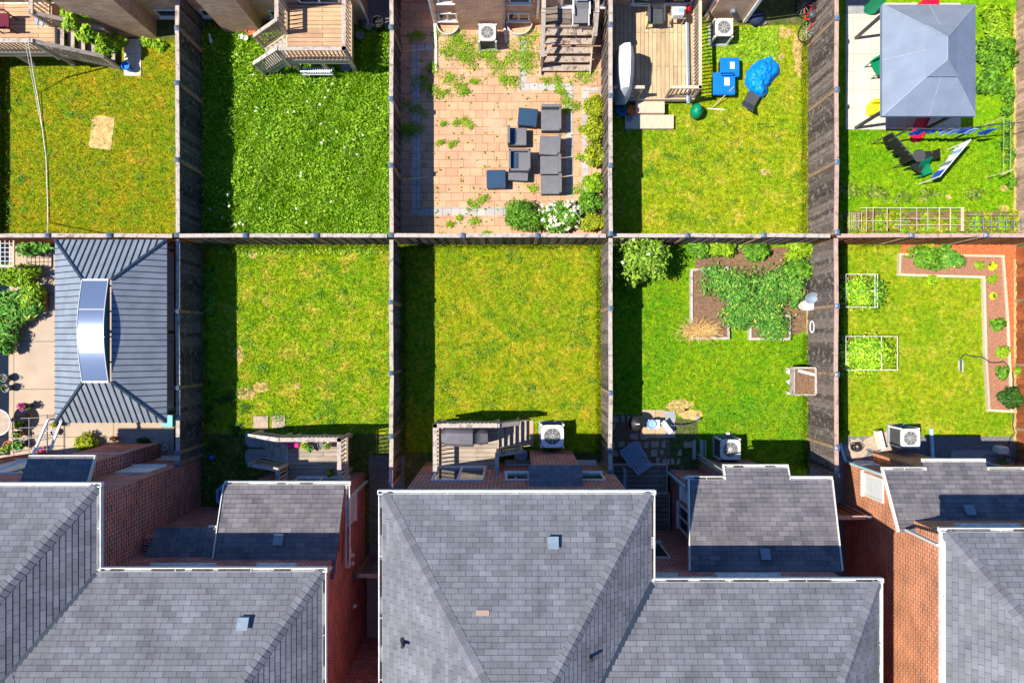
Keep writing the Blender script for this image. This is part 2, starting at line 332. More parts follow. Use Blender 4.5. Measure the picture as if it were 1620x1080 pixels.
    def lathe(s, cx, cy, prof, n=20, sx=1, sy=1):
        k = len(prof); vs = [(cx+r*sx*math.cos(2*math.pi*i/n), cy+r*sy*math.sin(2*math.pi*i/n), z) for r, z in prof for i in range(n)]
        fs = [(j*n+i, j*n+(i+1) % n, (j+1)*n+(i+1) % n, (j+1)*n+i) for j in range(k-1) for i in range(n)]
        fs += [tuple(range(n-1, -1, -1)), tuple((k-1)*n+i for i in range(n))]
        return s.add(vs, fs)
    def rot(s, ang, c):
        ca, sa = math.cos(ang), math.sin(ang)
        s.v = [(c[0]+(x-c[0])*ca-(y-c[1])*sa, c[1]+(x-c[0])*sa+(y-c[1])*ca, z) for x, y, z in s.v]; return s
    def move(s, d): s.v = [(x+d[0], y+d[1], z+d[2]) for x, y, z in s.v]; return s
    def build(s, name, mat, parent=None, smooth=False):
        o = origin(parent) if parent is not None else Vector((0, 0, 0))
        me = bpy.data.meshes.new(name); me.from_pydata([(x-o.x, y-o.y, z-o.z) for x, y, z in s.v], [], s.f)
        set_uv(me, s.v, s.f, s.uv)
        if smooth:
            me.polygons.foreach_set('use_smooth', [True]*len(me.polygons))
            if hasattr(me, 'set_sharp_from_angle'): me.set_sharp_from_angle(angle=R(40))
        return finish(name, me, mat, parent)
def quads(name, q, mat, parent=None):                 # q: (n,4,3) array
    q = np.asarray(q, dtype=np.float32); n = len(q)
    if parent is not None: q = q - np.array(origin(parent), dtype=np.float32)
    me = bpy.data.meshes.new(name); me.vertices.add(n*4); me.loops.add(n*4); me.polygons.add(n)
    me.vertices.foreach_set('co', q.reshape(-1)); me.loops.foreach_set('vertex_index', np.arange(n*4, dtype=np.int32))
    me.polygons.foreach_set('loop_start', np.arange(0, n*4, 4, dtype=np.int32)); me.polygons.foreach_set('loop_total', np.full(n, 4, dtype=np.int32))
    me.update(calc_edges=True); me.validate()
    return finish(name, me, mat, parent)
def leaves(c, rad, n, size, seed, zmin=0.02, up=0.6, shell=0.55, asp=0.5, lumps=7):
    """n leaf quads spread through a lumpy ellipsoid"""
    g = np.random.default_rng(seed); c = np.array(c, float); rad = np.array(rad, float)
    lc = g.normal(size=(lumps, 3)); lc /= np.linalg.norm(lc, axis=1)[:, None]; lc[:, 2] = np.abs(lc[:, 2])*0.8
    lc = lc*g.uniform(0.25, 0.75, (lumps, 1)); lr = g.uniform(0.35, 0.6, lumps)
    k = g.integers(0, lumps, n); d = g.normal(size=(n, 3)); d /= np.linalg.norm(d, axis=1)[:, None]
    rr = g.uniform(shell, 1.08, (n, 1))
    p = (lc[k]+d*rr*lr[k][:, None])*rad + c
    p[:, 2] = np.maximum(p[:, 2], zmin+g.uniform(0, 0.05, n))
    return leafq(p, d, n, size, g, up, asp)
def leafq(p, d, n, size, g, up=0.6, asp=0.5):
    nn = d + g.normal(size=(n, 3))*0.6; nn[:, 2] += up*1.5; nn /= np.linalg.norm(nn, axis=1)[:, None]
    a = g.normal(size=(n, 3)); a -= (a*nn).sum(1)[:, None]*nn; a /= np.linalg.norm(a, axis=1)[:, None]
    b = np.cross(nn, a); s = size*g.uniform(0.4, 1.6, (n, 1))
    return np.stack([p-a*s, p-b*s*asp+nn*s*0.12, p+a*s, p+b*s*asp+nn*s*0.12], 1)
def blades(rects, dens, h, wd, seed, holes=(), z=0.004, lean=0.8):
    g = np.random.default_rng(seed); out = []
    for (x0, x1, y0, y1) in rects:                     # photo pixels at ground level
        X0, X1 = wx(x0), wx(x1); Y0, Y1 = wy(y1), wy(y0); n = int((X1-X0)*(Y1-Y0)*dens)
        px = g.uniform(X0, X1, n); py = g.uniform(Y0, Y1, n); keep = np.ones(n, bool)
        for (a, b, c, d) in holes: keep &= ~((px > wx(a)) & (px < wx(b)) & (py > wy(d)) & (py < wy(c)))
        px = px[keep]; py = py[keep]; n = len(px)
        an = g.uniform(0, 2*math.pi, n); le = g.normal(0, lean, (n, 2)); hh = h*g.uniform(0.5, 1.3, n); ww = wd*g.uniform(0.6, 1.4, n)
        dx = np.cos(an)*ww/2; dy = np.sin(an)*ww/2
        b0 = np.stack([px-dx, py-dy, np.full(n, z)], 1); b1 = np.stack([px+dx, py+dy, np.full(n, z)], 1)
        t = np.stack([px+le[:, 0]*hh, py+le[:, 1]*hh, z+hh], 1); o = np.stack([dx*0.25, dy*0.25, 0*dx], 1)
        out.append(np.stack([b0, b1, t+o, t-o], 1))
    return np.concatenate(out)
def tag(o, label=None, cat=None, group=None, kind=None):
    if label: o['label'] = label
    if cat: o['category'] = cat
    if group: o['group'] = group
    if kind: o['kind'] = kind
    return o
def thing(name, label, cat, loc=(0, 0, 0), group=None):
    o = bpy.data.objects.new(name, None); C.objects.link(o); o.location = loc; o.empty_display_size = 0.1
    return tag(o, label, cat, group)
def struct(name, mb, mat, label=None): return tag(mb.build(name, mat), label, None, None, 'structure')
def copy_tree(o, parent=None):
    c = o.copy(); C.objects.link(c); c.parent = parent
    for ch in [x for x in o.children]: copy_tree(ch, c)
    return c
def rectpx(x0, x1, y0, y1, z0, z1, mb=None):          # px rectangle at height z1
    mb = mb or MB(); return mb.box(wx(x0, z1), wx(x1, z1), wy(y1, z1), wy(y0, z1), z0, z1)
def polypx(pts, z0, z1, mb=None):
    mb = mb or MB(); return mb.poly([(wx(a, z1), wy(b, z1)) for a, b in pts], z0, z1)

def scatter(px, py, rr, n, size, seed, h=0.08):
    g = np.random.default_rng(seed); x, y, _ = W(px, py); k = rr*H/F; nb = 3+int(rr); cx = g.normal(0, .5*k, (nb, 2)); i = g.integers(0, nb, n)
    p = np.zeros((n, 3)); p[:, 0] = x+cx[i, 0]*1.2+g.normal(0, .3*k+.02, n); p[:, 1] = y+cx[i, 1]*.9+g.normal(0, .22*k+.02, n); p[:, 2] = .045+g.uniform(0, h, n)
    return leafq(p, np.zeros((n, 3))+[0, 0, 1], n, size, g, .5, .2)
# ================================================================ the ground and each yard's surface
g_ = MB(); g_.box(-120, 120, -120, 120, -0.5, 0.0); struct('ground', g_, m_ground)
def lawn(rects, mat, name='lawn', z=0.006):
    mb = MB()
    for (x0, x1, y0, y1) in rects: mb.box(wx(x0), wx(x1), wy(y1), wy(y0), -0.02, z)
    return struct(name, mb, mat)
def grass(label, rects, mat, dens, h, wd, seed, holes=()):
    o = quads('grass', blades(rects, dens, h, wd, seed, holes), mat); return tag(o, label, 'grass', None, 'stuff')
lawn([(-60, 316, 62, 378)], g_u1); grass('olive mown grass around the brown square patch', [(0, 316, 62, 378)], g_u1, 900, 0.035, 0.02, 1, [(0, 222, 60, 96), (141, 182, 183, 236)])
lawn([(324, 632, 48, 384)], g_u2)
lawn([(952, 1276, 40, 384)], g_u4); grass('yellowing grass beside the wooden deck with the blue tarp', [(960, 1276, 40, 384)], g_u4, 900, 0.04, 0.02, 3, [(968, 1108, 30, 160)])
lawn([(1326, 1610, -20, 384)], g_u5); grass('bright green grass in front of the canopy patio', [(1326, 1606, 200, 340)], g_u5, 1100, 0.045, 0.02, 4)
lawn([(322, 632, 386, 686)], g_l2); grass('patchy green and yellow grass with two stone slabs', [(322, 632, 386, 686)], g_l2, 1000, 0.045, 0.02, 5)
lawn([(634, 956, 386, 715)], g_l3); grass('plain square of olive green grass between two bare fences', [(634, 956, 386, 715)], g_l3, 1000, 0.035, 0.018, 6)
lawn([(962, 1276, 386, 662), (1100, 1276, 662, 760)], g_l4); grass('green grass around the timber vegetable beds', [(962, 1276, 386, 650), (1100, 1276, 650, 740)], g_l4, 1000, 0.04, 0.018, 7, [(1090, 1278, 386, 540)])
lawn([(1326, 1604, 386, 700)], g_l5); grass('fine bright grass beside the L shaped red mulch bed', [(1326, 1604, 386, 700)], g_l5, 1000, 0.025, 0.016, 8, [(1422, 1610, 386, 440), (1555, 1610, 386, 648)])
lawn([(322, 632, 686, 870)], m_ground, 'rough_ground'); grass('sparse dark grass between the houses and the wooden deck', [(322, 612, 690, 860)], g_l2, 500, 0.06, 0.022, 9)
# bare earth patches
def blob(px, py, rx, ry, mat, name, label, seed, z=0.012, n=22):
    r = random.Random(seed); X, Y, _ = W(px, py); k = H/F
    pts = [(X+rx*k*(1+r.uniform(-.28, .22))*math.cos(2*math.pi*i/n), Y+ry*k*(1+r.uniform(-.28, .22))*math.sin(2*math.pi*i/n)) for i in range(n)]
    return struct(name, MB().poly(pts, -0.01, z), mat, label)
m_strawp = grassmat('dead_turf', (0.46, 0.32, 0.12), (0.55, 0.36, 0.14), (0.40, 0.32, 0.08), 0.4)
struct('dead_turf_patch', MB().poly([W(*p)[:2] for p in ((141, 233), (147, 186), (160, 183), (182, 187), (176, 238), (160, 236))], -0.01, 0.02), m_strawp)
for i, (a, b, c, d) in enumerate([(390, 622, 16, 10), (412, 612, 14, 8), (378, 560, 8, 14), (1075, 642, 22, 10), (1092, 655, 18, 9), (1500, 312, 5, 4), (1458, 316, 4, 3), (1588, 330, 8, 6), (1588, 298, 8, 5),
                                  (1268, 85, 16, 34), (1235, 52, 24, 8), (1232, 90, 10, 6), (1210, 272, 9, 5), (470, 610, 6, 4), (400, 400, 7, 10)]):
    blob(a, b, c, d, m_strawp, 'bare_patch', None, 30+i)
# narrow gaps between the houses
struct('gravel_path', rectpx(584, 640, 720, 1300, -0.01, 0.02), m_gravel)
struct('gravel_path', rectpx(1280, 1345, 700, 1300, -0.01, 0.02), m_gravel)
struct('gravel_path', rectpx(572, 630, -200, 45, -0.01, 0.02), m_gravel)
struct('gravel_bed', rectpx(1338, 1620, 690, 760, -0.01, 0.016), m_gravel)
blob(1400, 700, 30, 20, m_slabp, 'gravel_bed', None, 99, 0.024); blob(1355, 710, 20, 16, m_slabp, 'gravel_bed', None, 98, 0.022)
# ---- yard surfaces
pz = 0.03
struct('patio', rectpx(632, 958, -30, 384, -0.02, pz), m_paver)
band = MB()
for a in ((652, 664, 69, 340), (664, 685, 69, 80), (664, 800, 328, 341), (822, 833, 62, 131), (822, 907, 131, 143), (895, 907, 143, 310), (921, 931, 138, 305), (931, 950, 138, 146)):
    rectpx(*a, pz, pz+0.006, band)
struct('paving_band', band, m_band)
struct('patio', rectpx(-80, 275, 372, 745, -0.02, 0.03), m_conc)
struct('patio', rectpx(1338, 1520, 5, 205, -0.02, 0.035), m_concw)
struct('patio_slab', rectpx(196, 223, 62, 120, -0.02, 0.035), m_concw)
struct('patio_slab', rectpx(1338, 1400, -40, 22, 0.036, 0.05), m_slabg)
# crazy paving in the shaded yard with the garden chair
r = random.Random(5); cp = MB()
struct('earth_strip', rectpx(962, 1060, 655, 760, -0.01, 0.012), m_soil); struct('rough_ground', rectpx(1060, 1104, 660, 760, -0.01, 0.010), m_ground)
for iy in range(8):
    x = 966
    while x < 1100:
        wd = r.uniform(8, 19); y = 656+iy*13.5
        if r.random() < (0.75 if x < 1050 else 0.3):
            a = [(x+r.uniform(0, 3), y+r.uniform(0, 3)), (x+wd-r.uniform(1, 4), y+r.uniform(0, 3)), (x+wd-r.uniform(1, 4), y+11+r.uniform(-2, 2)), (x+r.uniform(0, 3), y+11+r.uniform(-2, 2))]
            polypx(a, 0, 0.03+r.uniform(0, 0.01), cp)
        x += wd
struct('stone_paving', cp, m_slabp)
struct('paving_slab', rectpx(1016, 1052, 648, 692, 0.0, 0.046), m_slabt)
struct('paving_slab', rectpx(1052, 1068, 650, 692, 0.0, 0.05), m_slabg)
for a in ((401, 424, 658, 678), (430, 451, 658, 677)):
    struct('stepping_stone', rectpx(*a, -0.01, 0.05), m_slabp)
struct('paving_slab', rectpx(388, 425, 684, 707, -0.01, 0.04), m_slabg)
struct('paving_slab', rectpx(388, 425, 710, 734, -0.01, 0.04), m_slabg)
struct('paving_slab', rectpx(820, 844, 665, 706, -0.01, 0.05), m_slabt)
struct('paving_slab', rectpx(1505, 1600, 712, 742, -0.01, 0.05), m_slabg)
struct('path', rectpx(580, 615, 905, 1300, 0.021, 0.05), m_slabg)
struct('concrete_path', rectpx(186, 275, 680, 735, 0.031, 0.045), m_slabg)
struct('mulch', polypx([(1425, 385), (1608, 385), (1608, 640), (1597, 650), (1590, 560), (1582, 410), (1425, 403)], -0.01, 0.03), m_mulch)

# ================================================================ fences
def fence(label, p0, p1, posts, h, mb_, mc, side, group=None, boards=True):
    """p0,p1 world points; posts: fractions along; side: offset direction of rails"""
    p0 = Vector((p0[0], p0[1], 0)); p1 = Vector((p1[0], p1[1], 0)); d = p1-p0; Ln = d.length; d.normalize(); nrm = Vector((-d.y, d.x, 0))*side
    root = thing('wooden_fence', label, 'fence', p0, group)
    r = random.Random(label)
    st = sorted(set([round(x, 3) for x in posts]))
    for s in st:
        c = p0+d*s; po = MB().beam(c+Vector((0, 0, 0)), c+Vector((0, 0, h+0.02)), 0.1, 0.1).build('post', m_post, root)
        cp_ = MB(); a = 0.075
        cp_.add([(c.x-a, c.y-a, h+0.02), (c.x+a, c.y-a, h+0.02), (c.x+a, c.y+a, h+0.02), (c.x-a, c.y+a, h+0.02), (c.x-a, c.y-a, h+0.06), (c.x+a, c.y-a, h+0.06), (c.x+a, c.y+a, h+0.06), (c.x-a, c.y+a, h+0.06), (c.x, c.y, h+0.11)],
                [(0, 1, 5, 4), (1, 2, 6, 5), (2, 3, 7, 6), (3, 0, 4, 7), (4, 5, 8), (5, 6, 8), (6, 7, 8), (7, 4, 8), (3, 2, 1, 0)])
        cp_.build('post_cap', m_postcap, po)
    ends = [0]+[s for s in st if 0.06 < s < Ln-0.06]+[Ln]
    for s0, s1 in zip(ends[:-1], ends[1:]):
        a0, a1 = s0+0.055, s1-0.055
        if a1-a0 < 0.15: continue
        dz = r.uniform(-0.02, 0.02)
        pm = MB(); n = max(1, int((a1-a0)/0.148)); stp = (a1-a0)/n
        for i in range(n):
            u0 = p0+d*(a0+i*stp-(0.006 if i else -0.002)); u1 = p0+d*(a0+(i+1)*stp+(0.006 if i < n-1 else -0.002)); o = nrm*(0.022*(i % 2)); t0, t1 = 0.04+r.uniform(0, .03), h-0.05
            q = [u0+o-nrm*0.01, u1+o-nrm*0.01, u1+o+nrm*0.01, u0+o+nrm*0.01]
            pm.add([(v.x, v.y, t0) for v in q]+[(v.x, v.y, t1) for v in q], [(0, 1, 5, 4), (1, 2, 6, 5), (2, 3, 7, 6), (3, 0, 4, 7), (4, 5, 6, 7)])
        for z in (0.12, h-0.1):
            a, b = p0+d*a0-nrm*0.03, p0+d*a1-nrm*0.03
            pm.beam(a+Vector((0, 0, z)), b+Vector((0, 0, z)), 0.04, 0.09)
        pm.build('board_panel', mb_, root)
        a, b = p0+d*a0, p0+d*a1; jx = nrm*r.uniform(-0.016, 0.016)
        MB().beam(a+Vector((0, 0, h-0.02+dz))+jx, b+Vector((0, 0, h-0.02+dz))-jx, 0.125, 0.038).build('top_rail', mc, root)
    return root
HY = 3.363                                              # the long back fence
hp = [wx(p, 1.95) for p in (-48, 75, 173, 388, 500, 732, 850, 1087, 1208, 1442, 1560, 1680)]
VX = [-18.55, -10.69, -3.86, 3.10, 10.22, 17.42]; VH = [1.78, 1.78, 1.78, 2.1, 2.1, 2.0]
def hseg(i, label, mb_, mc):
    a, b = VX[i]+0.06, VX[i+1]-0.06
    return fence(label, (a, HY), (b, HY), [x-a for x in hp if a < x < b], 1.92, mb_, mc, -1, 'lengths of the long back fence')
hseg(0, 'back fence length right behind the metal gazebo roof', m_fence3, m_rail)
hseg(1, 'back fence length between the weedy yard and the patchy lawn', m_fence2, m_rail)
hseg(2, 'back fence length behind the white flowering bush', m_fence2, m_rail)
hseg(3, 'back fence length behind the vegetable beds and big green bush', m_fence2, m_rail)
hseg(4, 'rust stained back fence length between the lattice bed and the red mulch', m_fence4, m_railr)
up = {1: [45, 132, 253, 372], 2: [44, 157, 262, 372], 3: [40, 152, 262, 370], 4: [30, 143, 257, 368], 0: [40, 150, 260, 372], 5: [40, 150, 260, 372]}
lo = {1: [492, 613, 716], 2: [478, 590, 690], 3: [488, 621, 712], 4: [484, 592, 708], 0: [492, 613], 5: [470, 580, 690]}
names_u = ['far left edge fence of the olive lawn', 'dark board fence between the olive lawn and the weedy yard', 'narrow dark fence between the weedy yard and the paver patio', 'pale capped fence between the paver patio and the tall deck yard',
           'grey board fence between the yellow lawn and the canopy yard', 'fence at the right edge beside the leafy canopy yard']
names_l = ['far left edge fence beside the potted plants', 'dark board fence beside the metal gazebo roof', 'slim fence between the patchy lawn and the plain square lawn', 'fence between the plain square lawn and the vegetable garden',
           'grey board fence with a raised planter box against it', 'orange stained fence at the right edge behind the red mulch']
for i in range(6):
    x = VX[i]; h = VH[i]; top = 13.5; lowy = [-4.0, -3.9, -4.6, -4.1, -4.2, -4.2][i]
    bm_, cm_ = (m_fence2 if i in (4, 3) else m_fence, m_rail)
    if i == 5: bm_ = m_fence5
    fence(names_u[i], (x, HY+(0.0)), (x, top), [wy(p, h)-HY for p in up[i]]+[wy(40, h)-HY+2.4], h, bm_, cm_ if i != 4 else m_railr, -1 if i < 3 else 1)
    bl = m_fence3 if i == 5 else bm_
    fence(names_l[i], (x, HY-0.06), (x, lowy), [HY-0.06-wy(p, h) for p in lo[i]]+[HY-0.06-lowy], h, bl, cm_ if i != 4 else m_railr, 1 if i < 3 else -1)
fence('short board gate fence in the gap below the orange brick wall', (9.6, -5.6), (11.4, -5.6), [0.05, 1.75], 1.9, m_fence4, m_railr, 1)
fence('short gate fence across the gravel gap beside the big roof', (-5.0, -7.45), (-3.0, -7.45), [0.05], 1.9, m_fence2, m_rail, 1)

# ================================================================ houses
def hip_roof(root, x0, x1, yn, ys, ze, ts, tb, mat, caps=True, name='roof'):
    cx = (x0+x1)/2; rise = (x1-x0)/2*ts; b = rise/tb; ya, yb = yn-b, ys+b
    if ya < yb: ya = yb = (yn+ys)/2
    A, B_, C_, D = (x0, yn, ze), (x1, yn, ze), (x1, ys, ze), (x0, ys, ze); P, Q = (cx, ya, ze+rise), (cx, yb, ze+rise)
    mb = MB(); mb.add([A, B_, C_, D, P, Q], [(0, 1, 2, 3)]); mb.slope(A, B_, P, P); mb.slope(B_, C_, Q, P); mb.slope(C_, D, Q, Q); mb.slope(D, A, P, Q)
    ro = mb.build(name, mat, root)
    if caps:
        for n_, (s, e) in enumerate(((A, P), (B_, P), (C_, Q), (D, Q))):
            s, e = Vector(s), Vector(e); d = (e-s); Ln = d.length; d.normalize(); pl = Vector((d.x, d.y, 0)).normalized(); sd = Vector((-pl.y, pl.x, 0))
            nz = Vector((0, 0, 1)); cm = MB(); k = int(Ln/0.15)
            n1 = (Vector((0, -1 if n_ > 1 else 1, 1/tb)).normalized()); n2 = Vector((-1 if s.x < cx else 1, 0, 1/ts)).normalized()
            u1 = n1.cross(d).normalized()*0.17; u2 = n2.cross(d).normalized()*0.17
            if u1.dot(Vector((0, 0, 1))) > 0: u1 = -u1
            if u2.dot(Vector((0, 0, 1))) > 0: u2 = -u2
            for i in range(k):
                a = s+d*(i*0.15); b2 = a+d*0.16; lift = Vector((0, 0, 0.022)); l2 = Vector((0, 0, 0.012))
                cm.add([a+u1+lift, a+lift*1.5, a+u2+lift, b2+u1+l2, b2+l2*1.5, b2+u2+l2, a+u1-l2, a-l2, a+u2-l2], [(0, 1, 4, 3), (1, 2, 5, 4), (0, 6, 7, 1), (1, 7, 8, 2)])
            cm.build('hip_cap', m_cap, ro)
    return ro
def gutter(root, p, q, out, dirt=True, name='gutter'):
    """open trough along the eave p->q, out = outward unit vector"""
    p, q, o = Vector(p), Vector(q), Vector(out); d = (q-p).normalized(); up = Vector((0, 0, 1))
    mb = MB()
    mb.beam(p+o*0.095, q+o*0.095, 0.022, 0.13); mb.beam(p+o*0.0+up*0.0, q+o*0.0+up*0.0, 0.022, 0.13); mb.beam(p+o*0.047-up*0.055, q+o*0.047-up*0.055, 0.072, 0.018)
    n = max(2, int((q-p).length/1.5))
    for i in range(1, n):
        a = p+d*((q-p).length*i/n)+up*0.05; mb.beam(a, a+o*0.095, 0.014, 0.006)
    mb.beam(p, p+o*0.1, 0.02, 0.128); mb.beam(q, q+o*0.1, 0.02, 0.128)
    g = mb.build(name, m_white, root)
    if dirt:
        r = random.Random(p.x*7+p.y); u = r.uniform(0.1, 0.5); dm = MB(); T_ = (q-p).length
        while u < T_-0.3:
            e = min(T_-0.05, u+r.uniform(0.2, 1.1)); w_ = r.uniform(0.025, 0.06); dm.beam(p+d*u+o*0.047-up*0.035, p+d*e+o*0.047-up*0.035, w_, 0.02); u = e+r.uniform(0.1, 1.0)
        dm.build('gutter_debris', m_gutter_in, g)
    return g
def window(root, ax, c, s, z0, z1, n=2, blind=False, wd=None, sill=True, dark=False, mat=None):
    """ax 'N','S','E','W' outward direction; c wall coordinate, s=(a,b) span along the wall"""
    a, b = s; f = 0.055; e = 0.05; mat = mat or m_white
    def bx(mb, u0, u1, v0, v1, d0, d1):
        if ax == 'N': mb.box(u0, u1, c+d0, c+d1, v0, v1)
        elif ax == 'S': mb.box(u0, u1, c-d1, c-d0, v0, v1)
        elif ax == 'E': mb.box(c+d0, c+d1, u0, u1, v0, v1)
        else: mb.box(c-d1, c-d0, u0, u1, v0, v1)
    fr = MB(); bx(fr, a, b, z0, z0+f, 0.004, e); bx(fr, a, b, z1-f, z1, 0.004, e); bx(fr, a, a+f, z0+f, z1-f, 0.004, e); bx(fr, b-f, b, z0+f, z1-f, 0.004, e)
    for i in range(1, n):
        u = a+(b-a)*i/n; bx(fr, u-f/2, u+f/2, z0+f, z1-f, 0.006, e-0.004)
    if sill: bx(fr, a-0.05, b+0.05, z0-0.06, z0, 0.004, 0.09)
    o = fr.build('window', mat, root)
    for i in range(n):
        u0 = a+(b-a)*i/n+f/2; u1 = a+(b-a)*(i+1)/n-f/2
        pm = MB(); bx(pm, u0, u1, z0+f, z1-f, 0.006, 0.02); pm.build('pane', m_blind if (blind and (i % 2 == 0 or blind == 2)) else m_glass, o)
    return o
def downspout(root, pts, r=0.04, mat=None):
    mb = MB()
    for a, b in zip(pts[:-1], pts[1:]): mb.beam(a, b, r*2, r*1.5)
    return mb.build('downspout', mat or m_white, root)
def walls(root, boxes, mat):
    mb = MB()
    for (x0, x1, y0, y1, z) in boxes: mb.box(x0, x1, y0, y1, 0.0, z)
    return mb.build('wall', mat, root)
def zslope(px, py, y0, zb_):
    z = zb_
    for _ in range(40): z = zb_+0.525*(y0-(540-py)*(H-z)/F)
    return z
def roofvent(root, px, py, y0, zb_=6.4, s=0.23):
    z = zslope(px, py, y0, zb_)+0.1; z = z if z else 0; c = W(px, py, z); mb = MB(); k = s/2; b = z-0.1; d = 0.525*k
    mb.add([(c.x-k, c.y-k, b+d-.02), (c.x+k, c.y-k, b+d-.02), (c.x+k, c.y+k, b-d-.02), (c.x-k, c.y+k, b-d-.02),
            (c.x-k, c.y-k, b+d+.08), (c.x+k, c.y-k, b+d+.08), (c.x+k, c.y+k, b+.03), (c.x-k, c.y+k, b+.03)],
           [(0, 1, 5, 4), (1, 2, 6, 5), (2, 3, 7, 6), (3, 0, 4, 7), (4, 5, 6, 7)])
    k += .02; mb.add([(c.x-k, c.y-k, b+d+.09), (c.x+k, c.y-k, b+d+.09), (c.x+k, c.y+k, b+.035), (c.x-k, c.y+k, b+.035), (c.x-k, c.y-k, b+d+.12), (c.x+k, c.y-k, b+d+.12), (c.x+k, c.y+k, b+.065), (c.x-k, c.y+k, b+.065)],
           [(3, 2, 1, 0), (4, 5, 6, 7), (0, 1, 5, 4), (1, 2, 6, 5), (2, 3, 7, 6), (3, 0, 4, 7)])
    return mb.build('roof_vent', m_vent, root)
def lean(root, x0, x1, yn, yw, zn, tb, mat, name='roof', thick=0.06, x0w=None, x1w=None):
    """lean-to roof rising from eave (yn, low, north) to the wall yw"""
    zw = zn+tb*(yn-yw); x0w = x0 if x0w is None else x0w; x1w = x1 if x1w is None else x1w
    mb = MB(); mb.add([(x0, yn, zn), (x1, yn, zn), (x1w, yw, zw), (x0w, yw, zw), (x0, yn, zn-thick), (x1, yn, zn-thick), (x1w, yw, zw-thick), (x0w, yw, zw-thick)],
                      [(4, 5, 6, 7), (0, 1, 5, 4), (1, 2, 6, 5), (2, 3, 7, 6), (3, 0, 4, 7)])
    mb.slope((x0, yn, zn), (x1, yn, zn), (x1w, yw, zw), (x0w, yw, zw)); return mb.build(name, mat, root)
TS, TB, ZE = 0.76, 0.525, 6.4
# ---- A: far left house
A = thing('brick_house', 'dark red brick house at the left with a long bare side wall', 'house', (-14, -9, 0))
walls(A, [(-17.5, -10.75, -16, -3.98, 6.32), ], m_brick); MB().box(-13.75, -12.15, -4.0, -3.5, 0, 4.0).build('chimney_breast', m_brick, A)
hip_roof(A, -17.6, -10.47, -3.66, -16.3, ZE, TS, TB, m_shingle)
gutter(A, (-17.6, -3.66, ZE-0.06), (-10.36, -3.66, ZE-0.06), (0, 1, 0), False); gutter(A, (-10.47, -3.66, ZE-0.06), (-10.47, -5.75, ZE-0.06), (1, 0, 0))
MB().box(-17.6, -10.47, -3.98, -3.66, ZE-0.1, ZE-0.02).build('soffit', m_white, A)
MB().box(-10.75, -10.47, -16.3, -3.67, ZE-0.1, ZE-0.02).build('soffit', m_white, A)
lean(A, -13.85, -11.95, -3.28, -3.98, 4.03, 0.525, m_shingle, 'canopy_roof'); MB().beam((-13.85, -3.27, 3.99), (-11.95, -3.27, 3.99), 0.03, 0.1).build('canopy_fascia', m_cream, A)
MB().beam((-11.94, -3.28, 4.0), (-11.94, -3.98, 4.36), 0.03, 0.12).build('canopy_fascia', m_cream, A)
window(A, 'N', -3.98, (-12.0, -11.0), 2.0, 3.0, 1, True); window(A, 'N', -3.98, (-11.9, -11.1), 0.35, 0.8, 1, True)
window(A, 'N', -3.98, (-16.4, -14.1), 1.0, 3.1, 2, True)
downspout(A, [(-12.12, -3.46, 0.2), (-12.12, -3.46, 2.4)], 0.012, m_white); MB().path([(-12.12, -3.46, 2.4), (-12.5, -3.47, 2.45), (-13.6, -3.47, 2.45)], 0.012).build('conduit', m_white, A)
# ---- A2: second left house, set back
A2 = thing('brick_house', 'red brick house with a low rear wing and a dark bay roof beside it', 'house', (-7, -10, 0))
walls(A2, [(-13.3, -5.07, -18.4, -6.15, 6.32)], m_brick)
MB().box(-8.3, -5.07, -6.15, -4.5, 0, 3.5).build('rear_wing', m_brick, A2)
hip_roof(A2, -13.4, -4.79, -5.8, -18.6, ZE, TS, TB, m_shingle)
gutter(A2, (-10.40, -5.8, ZE-0.06), (-4.67, -5.8, ZE-0.06), (0, 1, 0)); gutter(A2, (-4.79, -5.8, ZE-0.06), (-4.79, -18.6, ZE-0.06), (1, 0, 0))
MB().box(-10.6, -4.79, -6.15, -5.81, ZE-0.1, ZE-0.02).build('soffit', m_white, A2); MB().box(-5.07, -4.79, -18.6, -6.16, ZE-0.1, ZE-0.02).build('soffit', m_white, A2)
lean(A2, -8.53, -4.96, -4.25, -6.15, 3.36, TB, m_shingle2, 'wing_roof', 0.1, -8.42, -4.96)
lean(A2, -5.06, -4.96, -6.15, -6.62, 4.3575, TB, m_shingle2, 'wing_roof', 0.1)
gutter(A2, (-8.53, -4.25, 3.3), (-4.80, -4.25, 3.3), (0, 1, 0)); gutter(A2, (-4.92, -4.25, 3.3), (-4.92, -6.7, 3.3), (1, 0, 0))
MB().beam((-8.545, -4.25, 3.33), (-8.435, -6.13, 4.32), 0.025, 0.14).build('rake_board', m_cream, A2)
walls(A2, [(-10.74, -8.6, -6.16, -5.7, 3.7)], m_brick); lean(A2, -10.33, -8.52, -5.42, -6.15, 3.74, 0.525, m_shingle, 'bay_roof', 0.06, -10.5, -8.6)
MB().box(-8.85, -8.5, -5.41, -5.36, 3.66, 3.72).build('canopy_fascia', m_cream, A2)
roofvent(A2, 440, 853, -4.25, 3.36); roofvent(A2, 384, 986, -5.8)
window(A2, 'N', -6.15, (-9.85, -8.15), 4.95, 5.95, 2, 2); window(A2, 'N', -6.15, (-6.95, -5.95), 4.95, 5.95, 2, 2)
window(A2, 'N', -4.5, (-7.0, -5.35), 1.25, 3.2, 2); window(A2, 'E', -5.07, (-5.7, -4.8), 1.7, 2.8, 2, 2)
downspout(A2, [(-4.98, -6.05, ZE-0.1), (-5.02, -6.2, 5.8), (-5.02, -6.25, 4.7)]); downspout(A2, [(-4.85, -6.4, 3.2), (-5.0, -5.2, 2.9), (-5.0, -4.8, 2.6), (-5.0, -4.8, 0.1)], 0.045)
